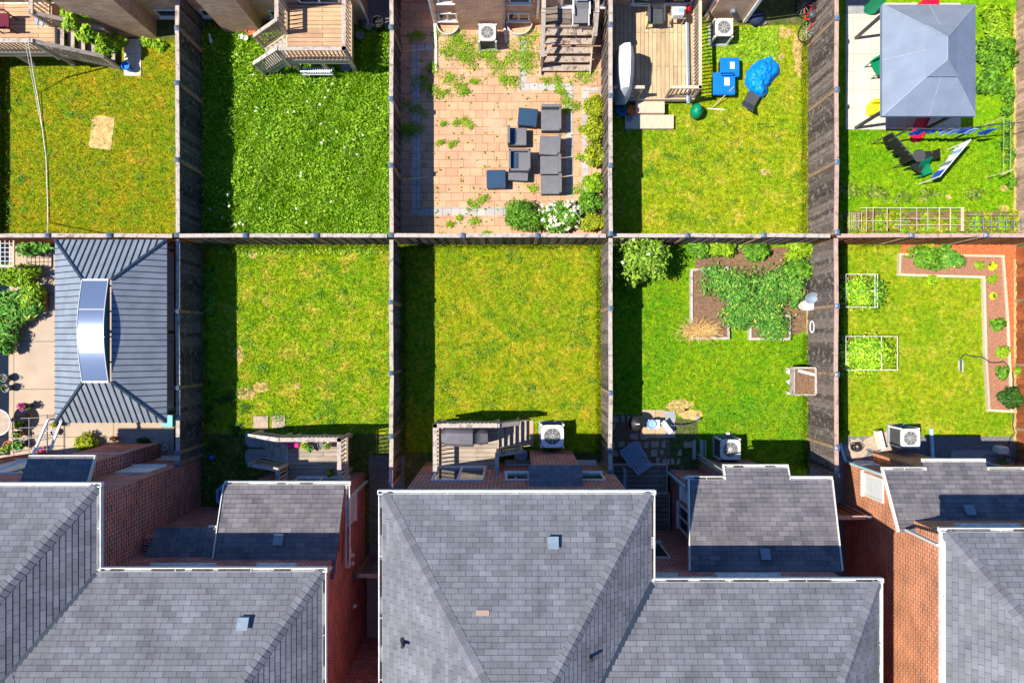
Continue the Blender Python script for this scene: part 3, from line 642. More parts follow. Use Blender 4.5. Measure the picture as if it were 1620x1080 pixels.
for y, z in ((-6.7, 2.2), (-6.95, 2.2), (-8.4, 1.9)): MB().lathe(-5.0, y, [(0.05, z-0.08), (0.07, z), (0.04, z+0.08)], 8).build('wall_lamp', m_white, A2)
# ---- B: big middle roof
B = thing('brick_house', 'middle red brick house with the largest grey hip roof and a cantilevered bay roof', 'house', (0, -10, 0))
walls(B, [(-2.96, 3.2, -16, -4.15, 6.32)], m_brick); MB().box(0.59, 2.05, -4.16, -3.74, 0, 3.75).build('chimney_breast', m_brick, B)
hip_roof(B, -3.26, 3.5, -3.85, -16.3, ZE, TS, TB, m_shingle)
gutter(B, (-3.38, -3.85, ZE-0.06), (3.62, -3.85, ZE-0.06), (0, 1, 0), False); gutter(B, (3.5, -3.85, ZE-0.06), (3.5, -6.02, ZE-0.06), (1, 0, 0)); gutter(B, (-3.26, -3.85, ZE-0.06), (-3.26, -16.3, ZE-0.06), (-1, 0, 0))
MB().box(-3.26, 3.5, -4.15, -3.86, ZE-0.1, ZE-0.02).build('soffit', m_white, B)
MB().box(-3.26, -2.96, -16.3, -4.16, ZE-0.1, ZE-0.02).build('soffit', m_white, B); MB().box(3.2, 3.5, -16.3, -4.16, ZE-0.1, ZE-0.02).build('soffit', m_white, B)
lean(B, 0.485, 2.04, -3.6, -4.15, 3.72, 0.53, m_shingle, 'canopy_roof')
window(B, 'N', -4.15, (-2.42, -0.85), 1.28, 3.3, 2, False); window(B, 'N', -4.15, (-0.2, 0.56), 2.2, 3.25, 1); window(B, 'N', -4.15, (2.06, 2.8), 2.2, 3.25, 1)
window(B, 'N', -4.15, (-0.2, 0.56), 0.2, 0.75, 1, True); window(B, 'N', -4.15, (2.1, 2.85), 0.2, 0.75, 1, True); window(B, 'N', -4.15, (-2.3, -0.5), 4.95, 6.0, 3, 2)
roofvent(B, 875, 858, -3.85)
for px, py, z in ((638, 1019, 7.05), (935, 1040, 7.75)):
    c = W(px, py, z); MB().lathe(c.x, c.y, [(0.13, z-0.28), (0.11, z-0.2), (0.045, z-0.14), (0.045, z+0.12), (0.03, z+0.13)], 12).build('vent_pipe', m_black, B)
def on_slope(px, py, y0=-3.85, lift=0.006):
    z = 7.5
    for _ in range(30): z = ZE+TB*(y0-(540-py)*(H-z)/F)
    return W(px, py, z+lift)
q = [on_slope(a, b) for a, b in ((753, 964), (774, 964), (774, 973), (753, 973))]
MB().add([v+Vector((0, 0, .022)) for v in q]+q, [(0, 3, 2, 1), (0, 1, 5, 4), (1, 2, 6, 5), (2, 3, 7, 6), (3, 0, 4, 7)]).build('patched_shingle', plain('tan_shingle', (0.38, 0.27, 0.19), 0.95, 0.15, 30), B)
# ---- C
Cc = thing('brick_house', 'red brick house with a low stepped wing roof between the two alleys', 'house', (6, -10, 0))
walls(Cc, [(3.205, 8.95, -18, -6.42, 6.32)], m_brick); MB().box(5.42, 9.3, -6.42, -4.42, 0, 3.5).build('rear_wing', m_brick, Cc)
MB().box(6.45, 8.15, -4.43, -4.05, 0, 3.0).build('chimney_breast', m_brick, Cc)
hip_roof(Cc, 0.4, 9.24, -6.07, -18.6, ZE, TS, TB, m_shingle)
gutter(Cc, (3.56, -6.07, ZE-0.06), (9.36, -6.07, ZE-0.06), (0, 1, 0)); gutter(Cc, (9.24, -6.07, ZE-0.06), (9.24, -18.6, ZE-0.06), (1, 0, 0))
MB().box(3.5, 9.24, -6.42, -6.08, ZE-0.1, ZE-0.02).build('soffit', m_white, Cc); MB().box(8.95, 9.24, -18.6, -6.43, ZE-0.1, ZE-0.02).build('soffit', m_white, Cc)
# flat metal flashing along the valleys
# stepped wing roof
z0 = 3.36; zw = z0+TB*(6.42-4.10); zb = z0-TB*0.32
mb = MB(); P_ = [(5.25, -4.10, z0), (6.33, -4.10, z0), (6.33, -3.78, zb), (8.25, -3.78, zb), (8.25, -4.10, z0), (9.48, -4.10, z0), (9.2, -6.42, zw), (4.96, -6.42, zw)]
n = len(P_); mb.add(P_+[(x, y, z-0.1) for x, y, z in P_], [tuple(range(n, 2*n))]+[(i, (i+1) % n, n+(i+1) % n, n+i) for i in range(n)]); mb.slope((6.33, -3.78, zb), (8.25, -3.78, zb), (8.25, -4.10, z0), (6.33, -4.10, z0)); mb.slope((5.25, -4.10, z0), (9.48, -4.10, z0), (9.2, -6.42, zw), (4.96, -6.42, zw)); mb.build('wing_roof', m_shingle2, Cc)
gutter(Cc, (5.22, -4.10, z0-0.06), (6.33, -4.10, z0-0.06), (0, 1, 0)); gutter(Cc, (6.33, -3.78, zb-0.06), (8.25, -3.78, zb-0.06), (0, 1, 0)); gutter(Cc, (8.25, -4.10, z0-0.06), (9.5, -4.10, z0-0.06), (0, 1, 0), False)
MB().beam((5.24, -4.1, 3.34), (4.95, -6.4, 4.54), 0.03, 0.13).build('rake_board', m_cream, Cc); MB().beam((9.49, -4.1, 3.34), (9.21, -6.4, 4.54), 0.03, 0.13).build('rake_board', m_cream, Cc)
MB().beam((6.33, -4.0, z0-0.09), (6.33, -3.7, zb-0.07), 0.03, 0.14).build('rake_board', m_cream, Cc); MB().beam((8.25, -4.0, z0-0.09), (8.25, -3.7, zb-0.07), 0.03, 0.14).build('rake_board', m_cream, Cc)
roofvent(Cc, 1211, 876, -4.10, 3.36, 0.22)
window(Cc, 'N', -6.42, (5.6, 7.3), 4.95, 5.9, 3, 2); window(Cc, 'N', -6.42, (3.4, 4.5), 4.95, 5.9, 2, 2); window(Cc, 'N', -6.42, (3.6, 4.7), 1.9, 3.4, 1)
window(Cc, 'W', 5.42, (-6.0, -5.2), 1.5, 3.0, 2); window(Cc, 'W', 5.42, (-5.0, -4.6), 1.9, 2.9, 1, 2)
downspout(Cc, [(5.18, -4.05, 3.25), (5.28, -4.2, 2.9), (5.36, -4.5, 2.7), (5.36, -4.5, 0.1)], 0.05, plain('blue_grey_downspout', (0.35, 0.50, 0.58), 0.5))
for n_ in range(2): downspout(Cc, [(6.38, -4.0+0.12*n_, 3.1), (6.38, -4.0+0.12*n_, 0.1)], 0.03, m_slabg)
MB().lathe(9.42, -6.0, [(0.05, 2.2), (0.09, 2.3), (0.03, 2.4)], 8).build('wall_lamp', m_white, Cc); MB().box(9.3, 9.44, -6.9, -6.8, 2.6, 2.75).build('wall_lamp', m_white, Cc)
# ---- D
D_ = thing('brick_house', 'orange brick house at the right with a sunlit side wall and white blind window', 'house', (14, -10, 0))
walls(D_, [(11.5, 18, -16, -5.12, 6.32)], m_brick2); MB().box(11.5, 18, -5.12, -4.16, 0, 3.35).build('rear_wing', m_brick2, D_); MB().box(12.45, 13.95, -4.17, -3.84, 0, 3.1).build('chimney_breast', m_brick2, D_)
hip_roof(D_, 10.93, 18.4, -4.80, -16.3, ZE, TS, TB, m_shingle)
gutter(D_, (10.80, -4.80, ZE-0.06), (18.4, -4.80, ZE-0.06), (0, 1, 0)); gutter(D_, (10.93, -4.80, ZE-0.06), (10.93, -16.3, ZE-0.06), (-1, 0, 0), False)
MB().box(10.93, 18.4, -5.12, -4.81, ZE-0.1, ZE-0.02).build('soffit', m_white, D_); MB().box(10.93, 11.5, -16.3, -5.13, ZE-0.1, ZE-0.02).build('soffit', m_white, D_)
z0 = 3.36; yA = -3.83; yB = -3.60; zb = z0-TB*(yB-yA)
P_ = [(11.02, yA, z0), (12.28, yA, z0), (12.28, yB, zb), (14.12, yB, zb), (14.12, yA, z0), (18.2, yA, z0), (18.2, -5.12, z0+TB*(5.12+yA)-.002), (11.7, -5.12, z0+TB*(5.12+yA)), (11.7, -5.42, z0+TB*(5.42+yA)), (11.02, -5.42, z0+TB*(5.42+yA))]
mb = MB(); n = len(P_); mb.add(P_+[(x, y, z-0.1) for x, y, z in P_], [tuple(range(n, 2*n))]+[(i, (i+1) % n, n+(i+1) % n, n+i) for i in range(n)]); zq = lambda y: z0+TB*(yA-y); mb.slope((12.28, yB, zb), (14.12, yB, zb), (14.12, yA, z0), (12.28, yA, z0)); mb.slope((11.02, yA, z0), (18.2, yA, z0), (18.2, -5.12, zq(-5.12)), (11.02, -5.12, zq(-5.12))); mb.slope((11.02, -5.12, zq(-5.12)), (11.7, -5.12, zq(-5.12)), (11.7, -5.42, zq(-5.42)), (11.02, -5.42, zq(-5.42))); mb.build('wing_roof', m_shingle2, D_)
gutter(D_, (11.0, yA, z0-0.06), (12.28, yA, z0-0.06), (0, 1, 0)); gutter(D_, (12.28, yB, zb-0.06), (14.12, yB, zb-0.06), (0, 1, 0), False); gutter(D_, (14.12, yA, z0-0.06), (18.2, yA, z0-0.06), (0, 1, 0))
MB().beam((11.0, yA, 3.33), (11.0, -5.42, 3.33+TB*(5.42+yA)), 0.03, 0.14).build('rake_board', m_cream, D_)
roofvent(D_, 1535, 806, -3.83, 3.36, 0.22)
window(D_, 'N', -5.12, (12.3, 14.0), 4.75, 5.7, 2, 2); window(D_, 'W', 11.5, (-5.0, -4.25), 1.3, 2.5, 1, 2, mat=m_cream)
window(D_, 'N', -4.16, (11.7, 12.3), 0.3, 0.8, 1, True); window(D_, 'N', -4.16, (14.2, 16.2), 0.4, 2.5, 2, True)
downspout(D_, [(11.46, -4.12, 3.2), (11.46, -4.12, 0.12), (11.3, -3.5, 0.06)], 0.045, plain('light_blue_downspout', (0.40, 0.62, 0.72), 0.4))
downspout(D_, [(14.4, -3.9, 3.2), (14.45, -4.0, 2.4), (14.45, -4.0, 0.15), (14.45, -3.0, 0.06)], 0.05, plain('pale_blue_downspout', (0.40, 0.62, 0.72), 0.4))
# ---- upper houses (only the foot of their walls is inside the picture)
def tophouse(label, x0, x1, yw, chase, wins, wells, extra=()):
    Tt = thing('brick_house', label, 'house', ((x0+x1)/2, yw+3, 0))
    walls(Tt, [(x0, x1, yw, yw+9.5, 6.3)], m_brick3)
    if chase: MB().box(chase[0], chase[1], chase[2], yw+0.01, 0, 6.3).build('chimney_breast', m_brick3, Tt)
    hip_roof(Tt, x0-0.25, x1+0.25, yw+9.8, yw-0.35, 6.4, TS, TB, m_shingle, False)
    for (a, b, z0_, z1_, n_, bl) in wins: window(Tt, 'S', yw, (a, b), z0_, z1_, n_, bl)
    for (a, b) in wells:
        mb = MB(); k = 12; cx = (a+b)/2; rr = (b-a)/2
        pts = [(cx+rr*math.cos(math.pi+math.pi*i/k), yw+0.46*math.sin(math.pi+math.pi*i/k)) for i in range(k+1)]
        for p_, q_ in zip(pts[:-1], pts[1:]): mb.beam((p_[0], p_[1], 0.1), (q_[0], q_[1], 0.1), 0.025, 0.22)
        mb.build('window_well', m_acw, Tt)
    return Tt
T1 = tophouse('buff brick house with vine covered stairs at the top left corner', -18.0, -10.75, 11.1, (-14.2, -12.28, 10.5), [(-12.0, -11.1, 0.3, 0.8, 1, 0), (-17.4, -16.2, 0.4, 0.9, 2, 0), (-17.0, -14.6, 1.2, 3.2, 2, 0)], [])
T2 = tophouse('buff brick house with a railed deck and glass patio door', -10.62, -4.98, 11.1, (-9.86, -8.62, 10.62), [(-10.5, -9.95, 0.35, 0.8, 1, 0), (-8.2, -7.7, 0.3, 0.75, 1, 0), (-6.95, -5.6, 1.25, 3.2, 2, 0)], [])
T3 = tophouse('buff brick house behind the paver patio with two basement windows', -2.67, 3.12, 10.98, (-1.82, -0.32, 10.74), [(-2.5, -1.85, 0.28, 0.8, 2, 0), (-0.15, 0.6, 0.28, 0.82, 2, 0), (-2.4, -1.9, 1.5, 2.4, 1, 0), (-0.1, 0.6, 1.5, 2.4, 1, 0), (1.6, 3.0, 1.25, 3.2, 2, 0)], [(-2.6, -1.8), (-0.2, 0.7)])
T4 = tophouse('buff brick house behind the pale deck with a small wall vent', 3.25, 8.05, 11.35, (6.72, 7.95, 11.05), [(4.0, 6.0, 0.7, 2.7, 2, 0)], [])
T5 = tophouse('brick house hidden behind the canopy at the top right', 11.4, 18.2, 12.7, None, [(12.6, 15.0, 0.4, 2.4, 2, 0)], [])
downspout(T2, [(-4.94, 11.0, 3), (-4.94, 11.0, 0.15), (-4.94, 10.85, 0.08)]); downspout(T3, [(-2.66, 10.93, 3), (-2.66, 10.93, 0.12), (-2.62, 10.2, 0.06), (-2.62, 9.3, 0.05)])
downspout(T3, [(-0.28, 10.9, 3), (-0.28, 10.9, 0.12), (-0.2, 10.3, 0.06)]); downspout(T3, [(0.85, 10.93, 3), (0.85, 10.93, 0.5)]); downspout(T4, [(8.0, 11.0, 3), (8.0, 11.0, 0.1)], 0.05); downspout(T4, [(6.68, 11.2, 3), (6.68, 11.2, 0.1)], 0.05)
MB().box(7.3, 7.42, 10.94, 11.05, 0.75, 0.9).build('meter_box', m_vent, T4)

# dark metal flashing in the two roof valleys
m_flash = plain('dark_valley_flashing', (.03, .042, .06), .6, .2, 4, .3)
a = Vector((-10.5, -5.83, 6.43)); dv = Vector((-1, -1.448, .76)); MB().beam(a, a+dv*3.2, .2, .03).build('valley_flashing', m_flash, A2)
a = Vector((3.53, -6.10, 6.43)); dv = Vector((-1, -1.448, .76)); MB().beam(a, a+dv*3.2, .17, .03).build('valley_flashing', m_flash, Cc)

# long grass left uncut along the foot of the fences
def fringe(label, rects, mat, seed): return tag(quads('grass', blades(rects, 2200, .14, .022, seed, lean=.7), mat), label, 'grass', None, 'stuff')
fringe('uncut grass along the fences of the olive lawn', [(2, 8, 62, 366), (308, 318, 62, 384), (2, 316, 372, 382)], g_u1, 61)
fringe('uncut grass along the fences of the yellowing lawn', [(1268, 1279, 40, 382), (962, 968, 190, 382), (965, 1278, 374, 382)], g_u4, 63)
fringe('uncut grass along the fences of the patchy lawn', [(322, 328, 388, 700), (622, 629, 388, 700), (322, 628, 387, 394)], g_l2, 65)
fringe('uncut grass along the fences of the plain square lawn', [(635, 642, 388, 714), (944, 951, 388, 714), (635, 951, 387, 392)], g_l3, 66)
fringe('uncut grass along the fence of the vegetable yard', [(962, 969, 388, 650), (1270, 1279, 530, 740)], g_l4, 67)
fringe('uncut grass at the edge of the fine bright lawn', [(1328, 1333, 388, 690), (1328, 1421, 386, 391)], g_l5, 68)

def weedpatches(label, rects, n, mat, seed, size=.03, per=45):
    g = np.random.default_rng(seed); out = []
    for (a, b, c, d) in rects:
        for k in range(n):
            px, py = g.uniform(a, b), g.uniform(c, d); rr = g.uniform(2, 11); out.append(scatter(px, py, rr, int(per*rr/5)+6, size*g.uniform(.7, 1.4), seed*1000+k, .03))
    return tag(quads('weeds', np.concatenate(out), mat), label, 'weeds', None, 'stuff')
weedpatches('small dark weeds in the olive lawn', [(6, 310, 110, 362)], 45, l_mid, 71)
weedpatches('small dark weeds in the yellowing lawn', [(1015, 1275, 190, 360)], 40, l_mid, 72)
weedpatches('small dark weeds in the patchy lawn', [(330, 620, 392, 680)], 60, l_mid, 73)
weedpatches('small dark weeds in the plain square lawn', [(645, 945, 392, 660)], 55, l_mid, 74)
weedpatches('small pale weeds in the plain square lawn', [(645, 945, 392, 660)], 25, l_yel, 75, .022)
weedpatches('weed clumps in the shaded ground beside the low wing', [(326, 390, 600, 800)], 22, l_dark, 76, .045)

for a in ((1276, 1283, 100, 384), (1276, 1283, 470, 590), (1276, 1283, 625, 700)): struct('bare_strip', rectpx(*a, -.01, .03), m_strawp)
for a in ((1604, 1609, 20, 366), (1604, 1609, 410, 700)): struct('bare_strip', rectpx(*a, -.01, .034), m_strawp)

MB().box(-5.06, -3.0, -10.6, -10.2, 0, 5.2).build('link_wall', m_brick, A2)
MB().box(8.96, 11.49, -11.4, -11.0, 0, 5.2).build('link_wall', m_brick, D_)
downspout(D_, [W(1434, 838, 4.25), W(1484, 862, 6.1)], .045, m_cream)
# ================================================================ decks and stairs
def railing(root, pts, mat=None, h=0.95, step=0.13, name='railing', cap=0.13, posts=True):
    """pts: (x, y, z of walking surface) polyline"""
    mat = mat or m_rail; mb = MB()
    for p, q in zip(pts[:-1], pts[1:]):
        p, q = Vector(p), Vector(q); up = Vector((0, 0, 1)); n = max(2, int((q-p).length/step))
        mb.beam(p+up*(h-0.06), q+up*(h-0.06), 0.04, 0.08); mb.beam(p+up*0.1, q+up*0.1, 0.04, 0.08)
        for i in range(1, n):
            a = p+(q-p)*i/n; mb.beam(a+up*0.06, a+up*(h-0.04), 0.035, 0.035)
        if posts:
            for a in ((p, q) if tuple(p) == tuple(Vector(pts[0])) else (q,)): mb.beam(Vector((a.x, a.y, max(0, a.z-0.4))), a+up*(h-0.02), 0.09, 0.09)
    o = mb.build(name, m_railw, root); cm = MB()
    for p, q in zip(pts[:-1], pts[1:]):
        up = Vector((0, 0, 1)); p, q = Vector(p), Vector(q); d = (q-p).normalized()*0.06
        cm.beam(p-d+up*h, q+d+up*h, cap, 0.036)
    cm.build('handrail', mat, o); return o
def deck(root, x0, x1, y0, y1, z, mat, fasc=True):
    mb = MB().box(x0, x1, y0, y1, z-0.035, z); o = mb.build('deck_floor', mat, root)
    fm = MB(); k = 0.02
    fm.box(x0, x1, y0-0.03, y0-0.002, z-0.24, z-0.01); fm.box(x0, x1, y1+0.002, y1+0.03, z-0.24, z-0.01); fm.box(x0-0.03, x0-0.002, y0, y1, z-0.24, z-0.01); fm.box(x1+0.002, x1+0.03, y0, y1, z-0.24, z-0.01)
    for x in (x0+0.1, (x0+x1)/2, x1-0.1):
        for y in (y0+0.1, y1-0.1): fm.beam((x, y, 0), (x, y, z-0.04), 0.12, 0.12)
    fm.build('deck_frame', m_railw, root); return o
def stairs(root, a, b, wd, ztop, n, mat=None):
    """a->b centre line from deck edge to ground (2D), wd width"""
    a = Vector((a[0], a[1], 0)); b = Vector((b[0], b[1], 0)); d = (b-a); Ln = d.length; d.normalize(); s = Vector((-d.y, d.x, 0)); run = Ln/n
    for i in range(n):
        z = ztop*(1-(i+1)/(n+1)); c = a+d*run*(i+0.5)
        MB().beam(c-s*wd/2+Vector((0, 0, z)), c+s*wd/2+Vector((0, 0, z)), run*0.92, 0.045).build('tread', mat or m_rail, root)
    for k in (-1, 1): MB().beam(a+s*k*(wd/2-0.02)+Vector((0, 0, ztop-0.16)), b+s*k*(wd/2-0.02)+Vector((0, 0, 0.05)), 0.04, 0.24).build('stringer', m_railw, root)
t = thing('wooden_deck', 'railed wooden deck with vine covered stairs at the top left corner', 'deck', (-16, 10.2, 0))
deck(t, -18.0, -15.02, 9.45, 11.08, 1.25, m_deck); stairs(t, (-15.0, 9.87), (-13.6, 9.87), 0.86, 1.25, 6)
railing(t, [(-18.0, 9.42, 1.25), (-15.08, 9.42, 1.25), (-13.55, 9.42, 0.1)]); railing(t, [(-15.08, 11.0, 1.25), (-15.08, 10.32, 1.25), (-13.55, 10.32, 0.1)])
t = thing('wooden_deck', 'wooden deck with pale handrails under a patio door beside the weedy yard', 'deck', (-6.3, 10, 0))
deck(t, -7.36, -5.28, 9.2, 11.08, 1.25, m_deck); stairs(t, (-7.4, 9.63), (-8.45, 9.63), 0.84, 1.25, 5)
railing(t, [(-5.27, 11.08, 1.25), (-5.27, 9.17, 1.25), (-7.38, 9.17, 1.25), (-8.5, 9.17, 0.15)]); railing(t, [(-7.38, 10.9, 1.25), (-7.38, 10.08, 1.25), (-8.5, 10.08, 0.15)])
t = thing('wooden_deck', 'small wooden deck with wide peeling steps beside the paver patio', 'deck', (1.8, 10.5, 0))
deck(t, 1.0, 2.66, 10.35, 10.96, 1.22, m_deckd)
for i in range(5):
    zz = 1.22-0.2*(i+1); y = 10.33-0.215*i
    MB().box(1.0, 2.66, y-0.21, y-0.005, zz-0.04, zz).build('tread', m_tread, t)
    MB().box(1.02, 2.64, y-0.03, y-0.006, zz-0.2+0.001, zz-0.041).build('riser', m_railw, t)
for x in (0.98, 2.68): MB().beam((x, 10.35, 1.05), (x, 9.25, 0.05), 0.04, 0.26).build('stringer', m_railw, t)
railing(t, [(1.0, 10.96, 1.22), (1.0, 10.4, 1.22), (1.0, 9.4, 0.3)], m_rail, 0.9, 0.5); railing(t, [(2.68, 10.96, 1.22), (2.68, 10.4, 1.22), (2.68, 9.9, 0.7)], m_rail, 0.9, 0.5)
t = thing('wooden_deck', 'long pale wooden deck with two steps down to the yellowing lawn', 'deck', (4.7, 9.6, 0))
deck(t, 3.3, 6.18, 8.22, 11.33, 0.5, m_deckv)
railing(t, [(6.12, 11.3, 0.5), (6.12, 8.26, 0.5), (5.2, 8.26, 0.5)], m_railw, 0.9, 0.12, 'railing', 0.1); railing(t, [(3.36, 8.26, 0.5), (4.25, 8.26, 0.5)], m_railw, 0.9, 0.12, 'railing', 0.1)
MB().box(4.22, 5.2, 7.78, 8.17, 0.0, 0.34).build('step', m_railw, t); MB().box(3.88, 5.55, 7.3, 7.77, 0.0, 0.17).build('step', m_railw, t)
t = thing('wooden_deck', 'shaded wooden deck with flower pots and an open railed stair to the left', 'deck', (-6.4, -3.8, 0))
deck(t, -7.38, -5.45, -4.48, -3.12, 1.15, m_deckg); stairs(t, (-7.4, -3.58), (-8.5, -3.58), 0.86, 1.15, 5)
railing(t, [(-5.44, -4.48, 1.15), (-5.44, -3.09, 1.15), (-7.38, -3.09, 1.15), (-8.6, -3.09, 0.3)]); railing(t, [(-7.38, -4.48, 1.15), (-7.38, -4.03, 1.15), (-8.6, -4.03, 0.3)])
t = thing('wooden_deck', 'small wooden deck holding a covered barbecue below a patio door', 'deck', (-1.4, -3.4, 0))
deck(t, -2.4, -0.47, -4.12, -2.66, 1.2, m_deckg); stairs(t, (-0.45, -3.1), (0.5, -3.1), 0.84, 1.2, 5)
railing(t, [(-2.42, -4.12, 1.2), (-2.42, -2.64, 1.2), (-0.45, -2.64, 1.2), (0.2, -2.64, 0.6)]); railing(t, [(-0.47, -4.12, 1.2), (-0.47, -3.56, 1.2), (0.3, -3.56, 0.5)])
t = thing('wooden_deck', 'low dark grey deck in the shaded alley beside the garden chair', 'deck', (4.4, -5, 0))
deck(t, 3.45, 5.25, -5.1, -4.2, 0.42, m_deckd); deck(t, 3.45, 5.3, -6.38, -5.14, 0.55, m_deckd)
MB().beam((3.75, -4.3, 0.9), (3.75, -4.9, 0.9), 0.1, 0.04).beam((3.75, -4.3, 0.4), (3.75, -4.3, 0.9), 0.08, 0.08).build('handrail', m_slabg, t)

# ================================================================ plants
def plant(name, label, cat, c, rad, n, size, mat, seed, stem=True, group=None, extra=(), asp=0.5, up=0.6, shell=0.4, lumps=9):
    t = thing(name, label, cat, (c[0], c[1], 0.0), group)
    quads('foliage', leaves((c[0], c[1], c[2]), rad, n, size, seed, up=up, asp=asp, shell=shell, lumps=lumps), mat, t)
    if stem:
        r = random.Random(seed); mb = MB()
        for i in range(4):
            a = r.uniform(0, 6.28); mb.tube((c[0], c[1], 0), (c[0]+math.cos(a)*rad[0]*0.5, c[1]+math.sin(a)*rad[1]*0.5, c[2]+rad[2]*0.3), 0.02, 5, 0.008)
        mb.build('stem', m_soil, t)
    for (nm, m_, k, sz) in extra:
        g = np.random.default_rng(seed+77); d = g.normal(size=(k, 3)); d[:, 2] = np.abs(d[:, 2]); d /= np.linalg.norm(d, axis=1)[:, None]
        p = d*np.array(rad)*g.uniform(0.7, 0.95, (k, 1))+np.array(c)
        q = np.concatenate([leafq(p+g.normal(0, sz*0.5, (k, 3)), d, k, sz, g, 1.0, 0.8) for _ in range(6)]); quads(nm, q, m_, t)
    return t
def pp(px, py, z=0.0): v = W(px, py, z); return (v.x, v.y)
# hedge row along the patio fence
hl = ['yellow green round shrub at the top of the row beside the patio fence', 'yellow green round shrub second from the top of the patio fence row', 'yellow green round shrub third from the top of the patio fence row',
      'greener round shrub fourth in the row, above the dark leafy one', 'dark leafy shrub in the row just right of the white flowers', 'small yellow green shrub in the patio corner below the white flowers']
for i, (px, py, rx, ry) in enumerate([(942, 166, .40, .46), (942, 204, .40, .44), (942, 245, .40, .46), (940, 287, .40, .44), (934, 321, .42, .4), (940, 350, .44, .36)]):
    x, y = pp(px, py, .6); m_ = [l_yel, l_yel, l_yel, l_lime, l_mid, l_yel][i]
    plant('round_shrub', hl[i], 'shrub', (x, y, 0.38), (rx, ry, 0.42), 2600, 0.045, m_, 40+i, group='shrubs along the patio fence', shell=0.6, lumps=12)
x, y = pp(828, 340, .6); plant('dark_shrub', 'dark green spiky bush left of the white flowering bush', 'bush', (x, y, 0.35), (0.75, 0.62, 0.6), 3600, 0.07, l_mid, 51, asp=0.22)
x, y = pp(888, 339, .6); plant('hydrangea', 'hydrangea bush covered in round white flower heads', 'bush', (x, y, 0.35), (0.82, 0.62, 0.55), 3600, 0.065, l_mid, 52, extra=[('flower_heads', l_white, 85, 0.05)])
# big bush and vegetables
x, y = pp(1018, 408, 1.4); plant('flowering_bush', 'big loose green bush with a few white blooms in the fence corner', 'bush', (x, y, 1.15), (1.0, 0.85, 0.9), 5200, 0.065, leafmat('leaf_bush', (.06, .16, .01), (.42, .62, .05)), 53, lumps=20, shell=.25, extra=[('flower_heads', l_white, 8, 0.04)])
x, y = pp(1002, 436, 1); plant('flowering_bush', 'low arching branch of leaves below the big corner bush', 'bush', (x, y, 0.6), (0.5, 0.42, 0.4), 1000, 0.06, l_olive, 54)
for i, (px, py, rx, ry, m_, lb) in enumerate([(1107, 392, .5, .3, l_mid, 'left clump'), (1142, 390, .55, .35, l_lime, 'bright second clump'), (1200, 394, .55, .35, l_mid, 'third clump'), (1262, 394, .62, .45, l_lime, 'large lime clump in the corner'), (1268, 425, .5, .5, l_mid, 'trailing clump beside the grey fence')]):
    x, y = pp(px, py, .4); plant('border_plant', lb+' of leaves along the back fence behind the vegetables', 'plant', (x, y, 0.2), (rx, ry, 0.4), 1500, 0.07, m_, 60+i)
# raised beds
def bed(label, pts, zt=0.2, mat=m_soil, edge=None, fm=None):
    P = [pp(*p) for p in pts]; c = (sum(p[0] for p in P)/len(P), sum(p[1] for p in P)/len(P), 0)
    t = thing('raised_bed', label, 'garden bed', c); MB().poly(P, 0.0, zt-0.05).build('bed_soil', mat, t); mb = MB()
    for ii, (a, b) in enumerate(zip(P, P[1:]+P[:1])):
        zt += .004 if ii % 2 else -.004
        d = Vector((b[0]-a[0], b[1]-a[1], 0)).normalized()*0.04; mb.beam((a[0]-d.x, a[1]-d.y, zt/2), (b[0]+d.x, b[1]+d.y, zt/2), 0.075, zt)
    mb.build('timber_edging', fm or m_rail, t); return t
bed('tall timber edged soil bed with dry straw at its lower corner', [(1092, 428), (1148, 424), (1150, 535), (1092, 535)])
bed('timber edged bed filled by a round green vegetable clump', [(1184, 500), (1246, 500), (1246, 536), (1184, 536)])
struct('garden_soil', polypx([(1100, 390), (1282, 392), (1282, 520), (1245, 535), (1150, 430), (1100, 428)], 0, 0.02), m_soil)
for i, (px, py, rx, ry, rz, n, lb) in enumerate([(1142, 448, .85, .65, .35, 2800, 'upper left mass'), (1178, 468, 1.0, 1.0, .45, 4600, 'central mass'), (1232, 458, 1.0, .9, .4, 4000, 'right mass'), (1168, 500, .75, .5, .35, 2200, 'lower left mass'), (1220, 512, .85, .7, .4, 3200, 'round lowest mass'), (1262, 455, .5, .8, .3, 1500, 'edge mass by the tipped dish')]):
    x, y = pp(px, py, .35); plant('vegetable_plant', lb+' of leafy vegetables in the fenced garden beds', 'plant', (x, y, 0.2), (rx, ry, rz), int(n*.8), 0.055, l_var, 70+i, lumps=22, shell=.2, asp=.34)
# dried grass tuft
x, y = pp(1105, 523, .2); t = thing('dry_grass_tuft', 'heap of dry orange straw at the corner of the raised bed', 'dry grass', (x, y, 0)); g = np.random.default_rng(9); n = 420
an = g.uniform(0, 6.28, n); ln = g.uniform(.25, .75, n); x0_ = x+g.normal(0, .2, n); y0_ = y+g.normal(0, .08, n); wdt = 0.008
a = np.stack([x0_, y0_, np.full(n, .1)+g.uniform(0, .2, n)], 1); b = a+np.stack([np.cos(an)*ln, np.sin(an)*ln*.6, g.uniform(-.1, .25, n)], 1); b[:, 2] = np.maximum(b[:, 2], .03); s = np.stack([-np.sin(an)*wdt, np.cos(an)*wdt, 0*an], 1)
quads('straw', np.stack([a-s, a+s, b+s*.4, b-s*.4], 1), m_straw, t)
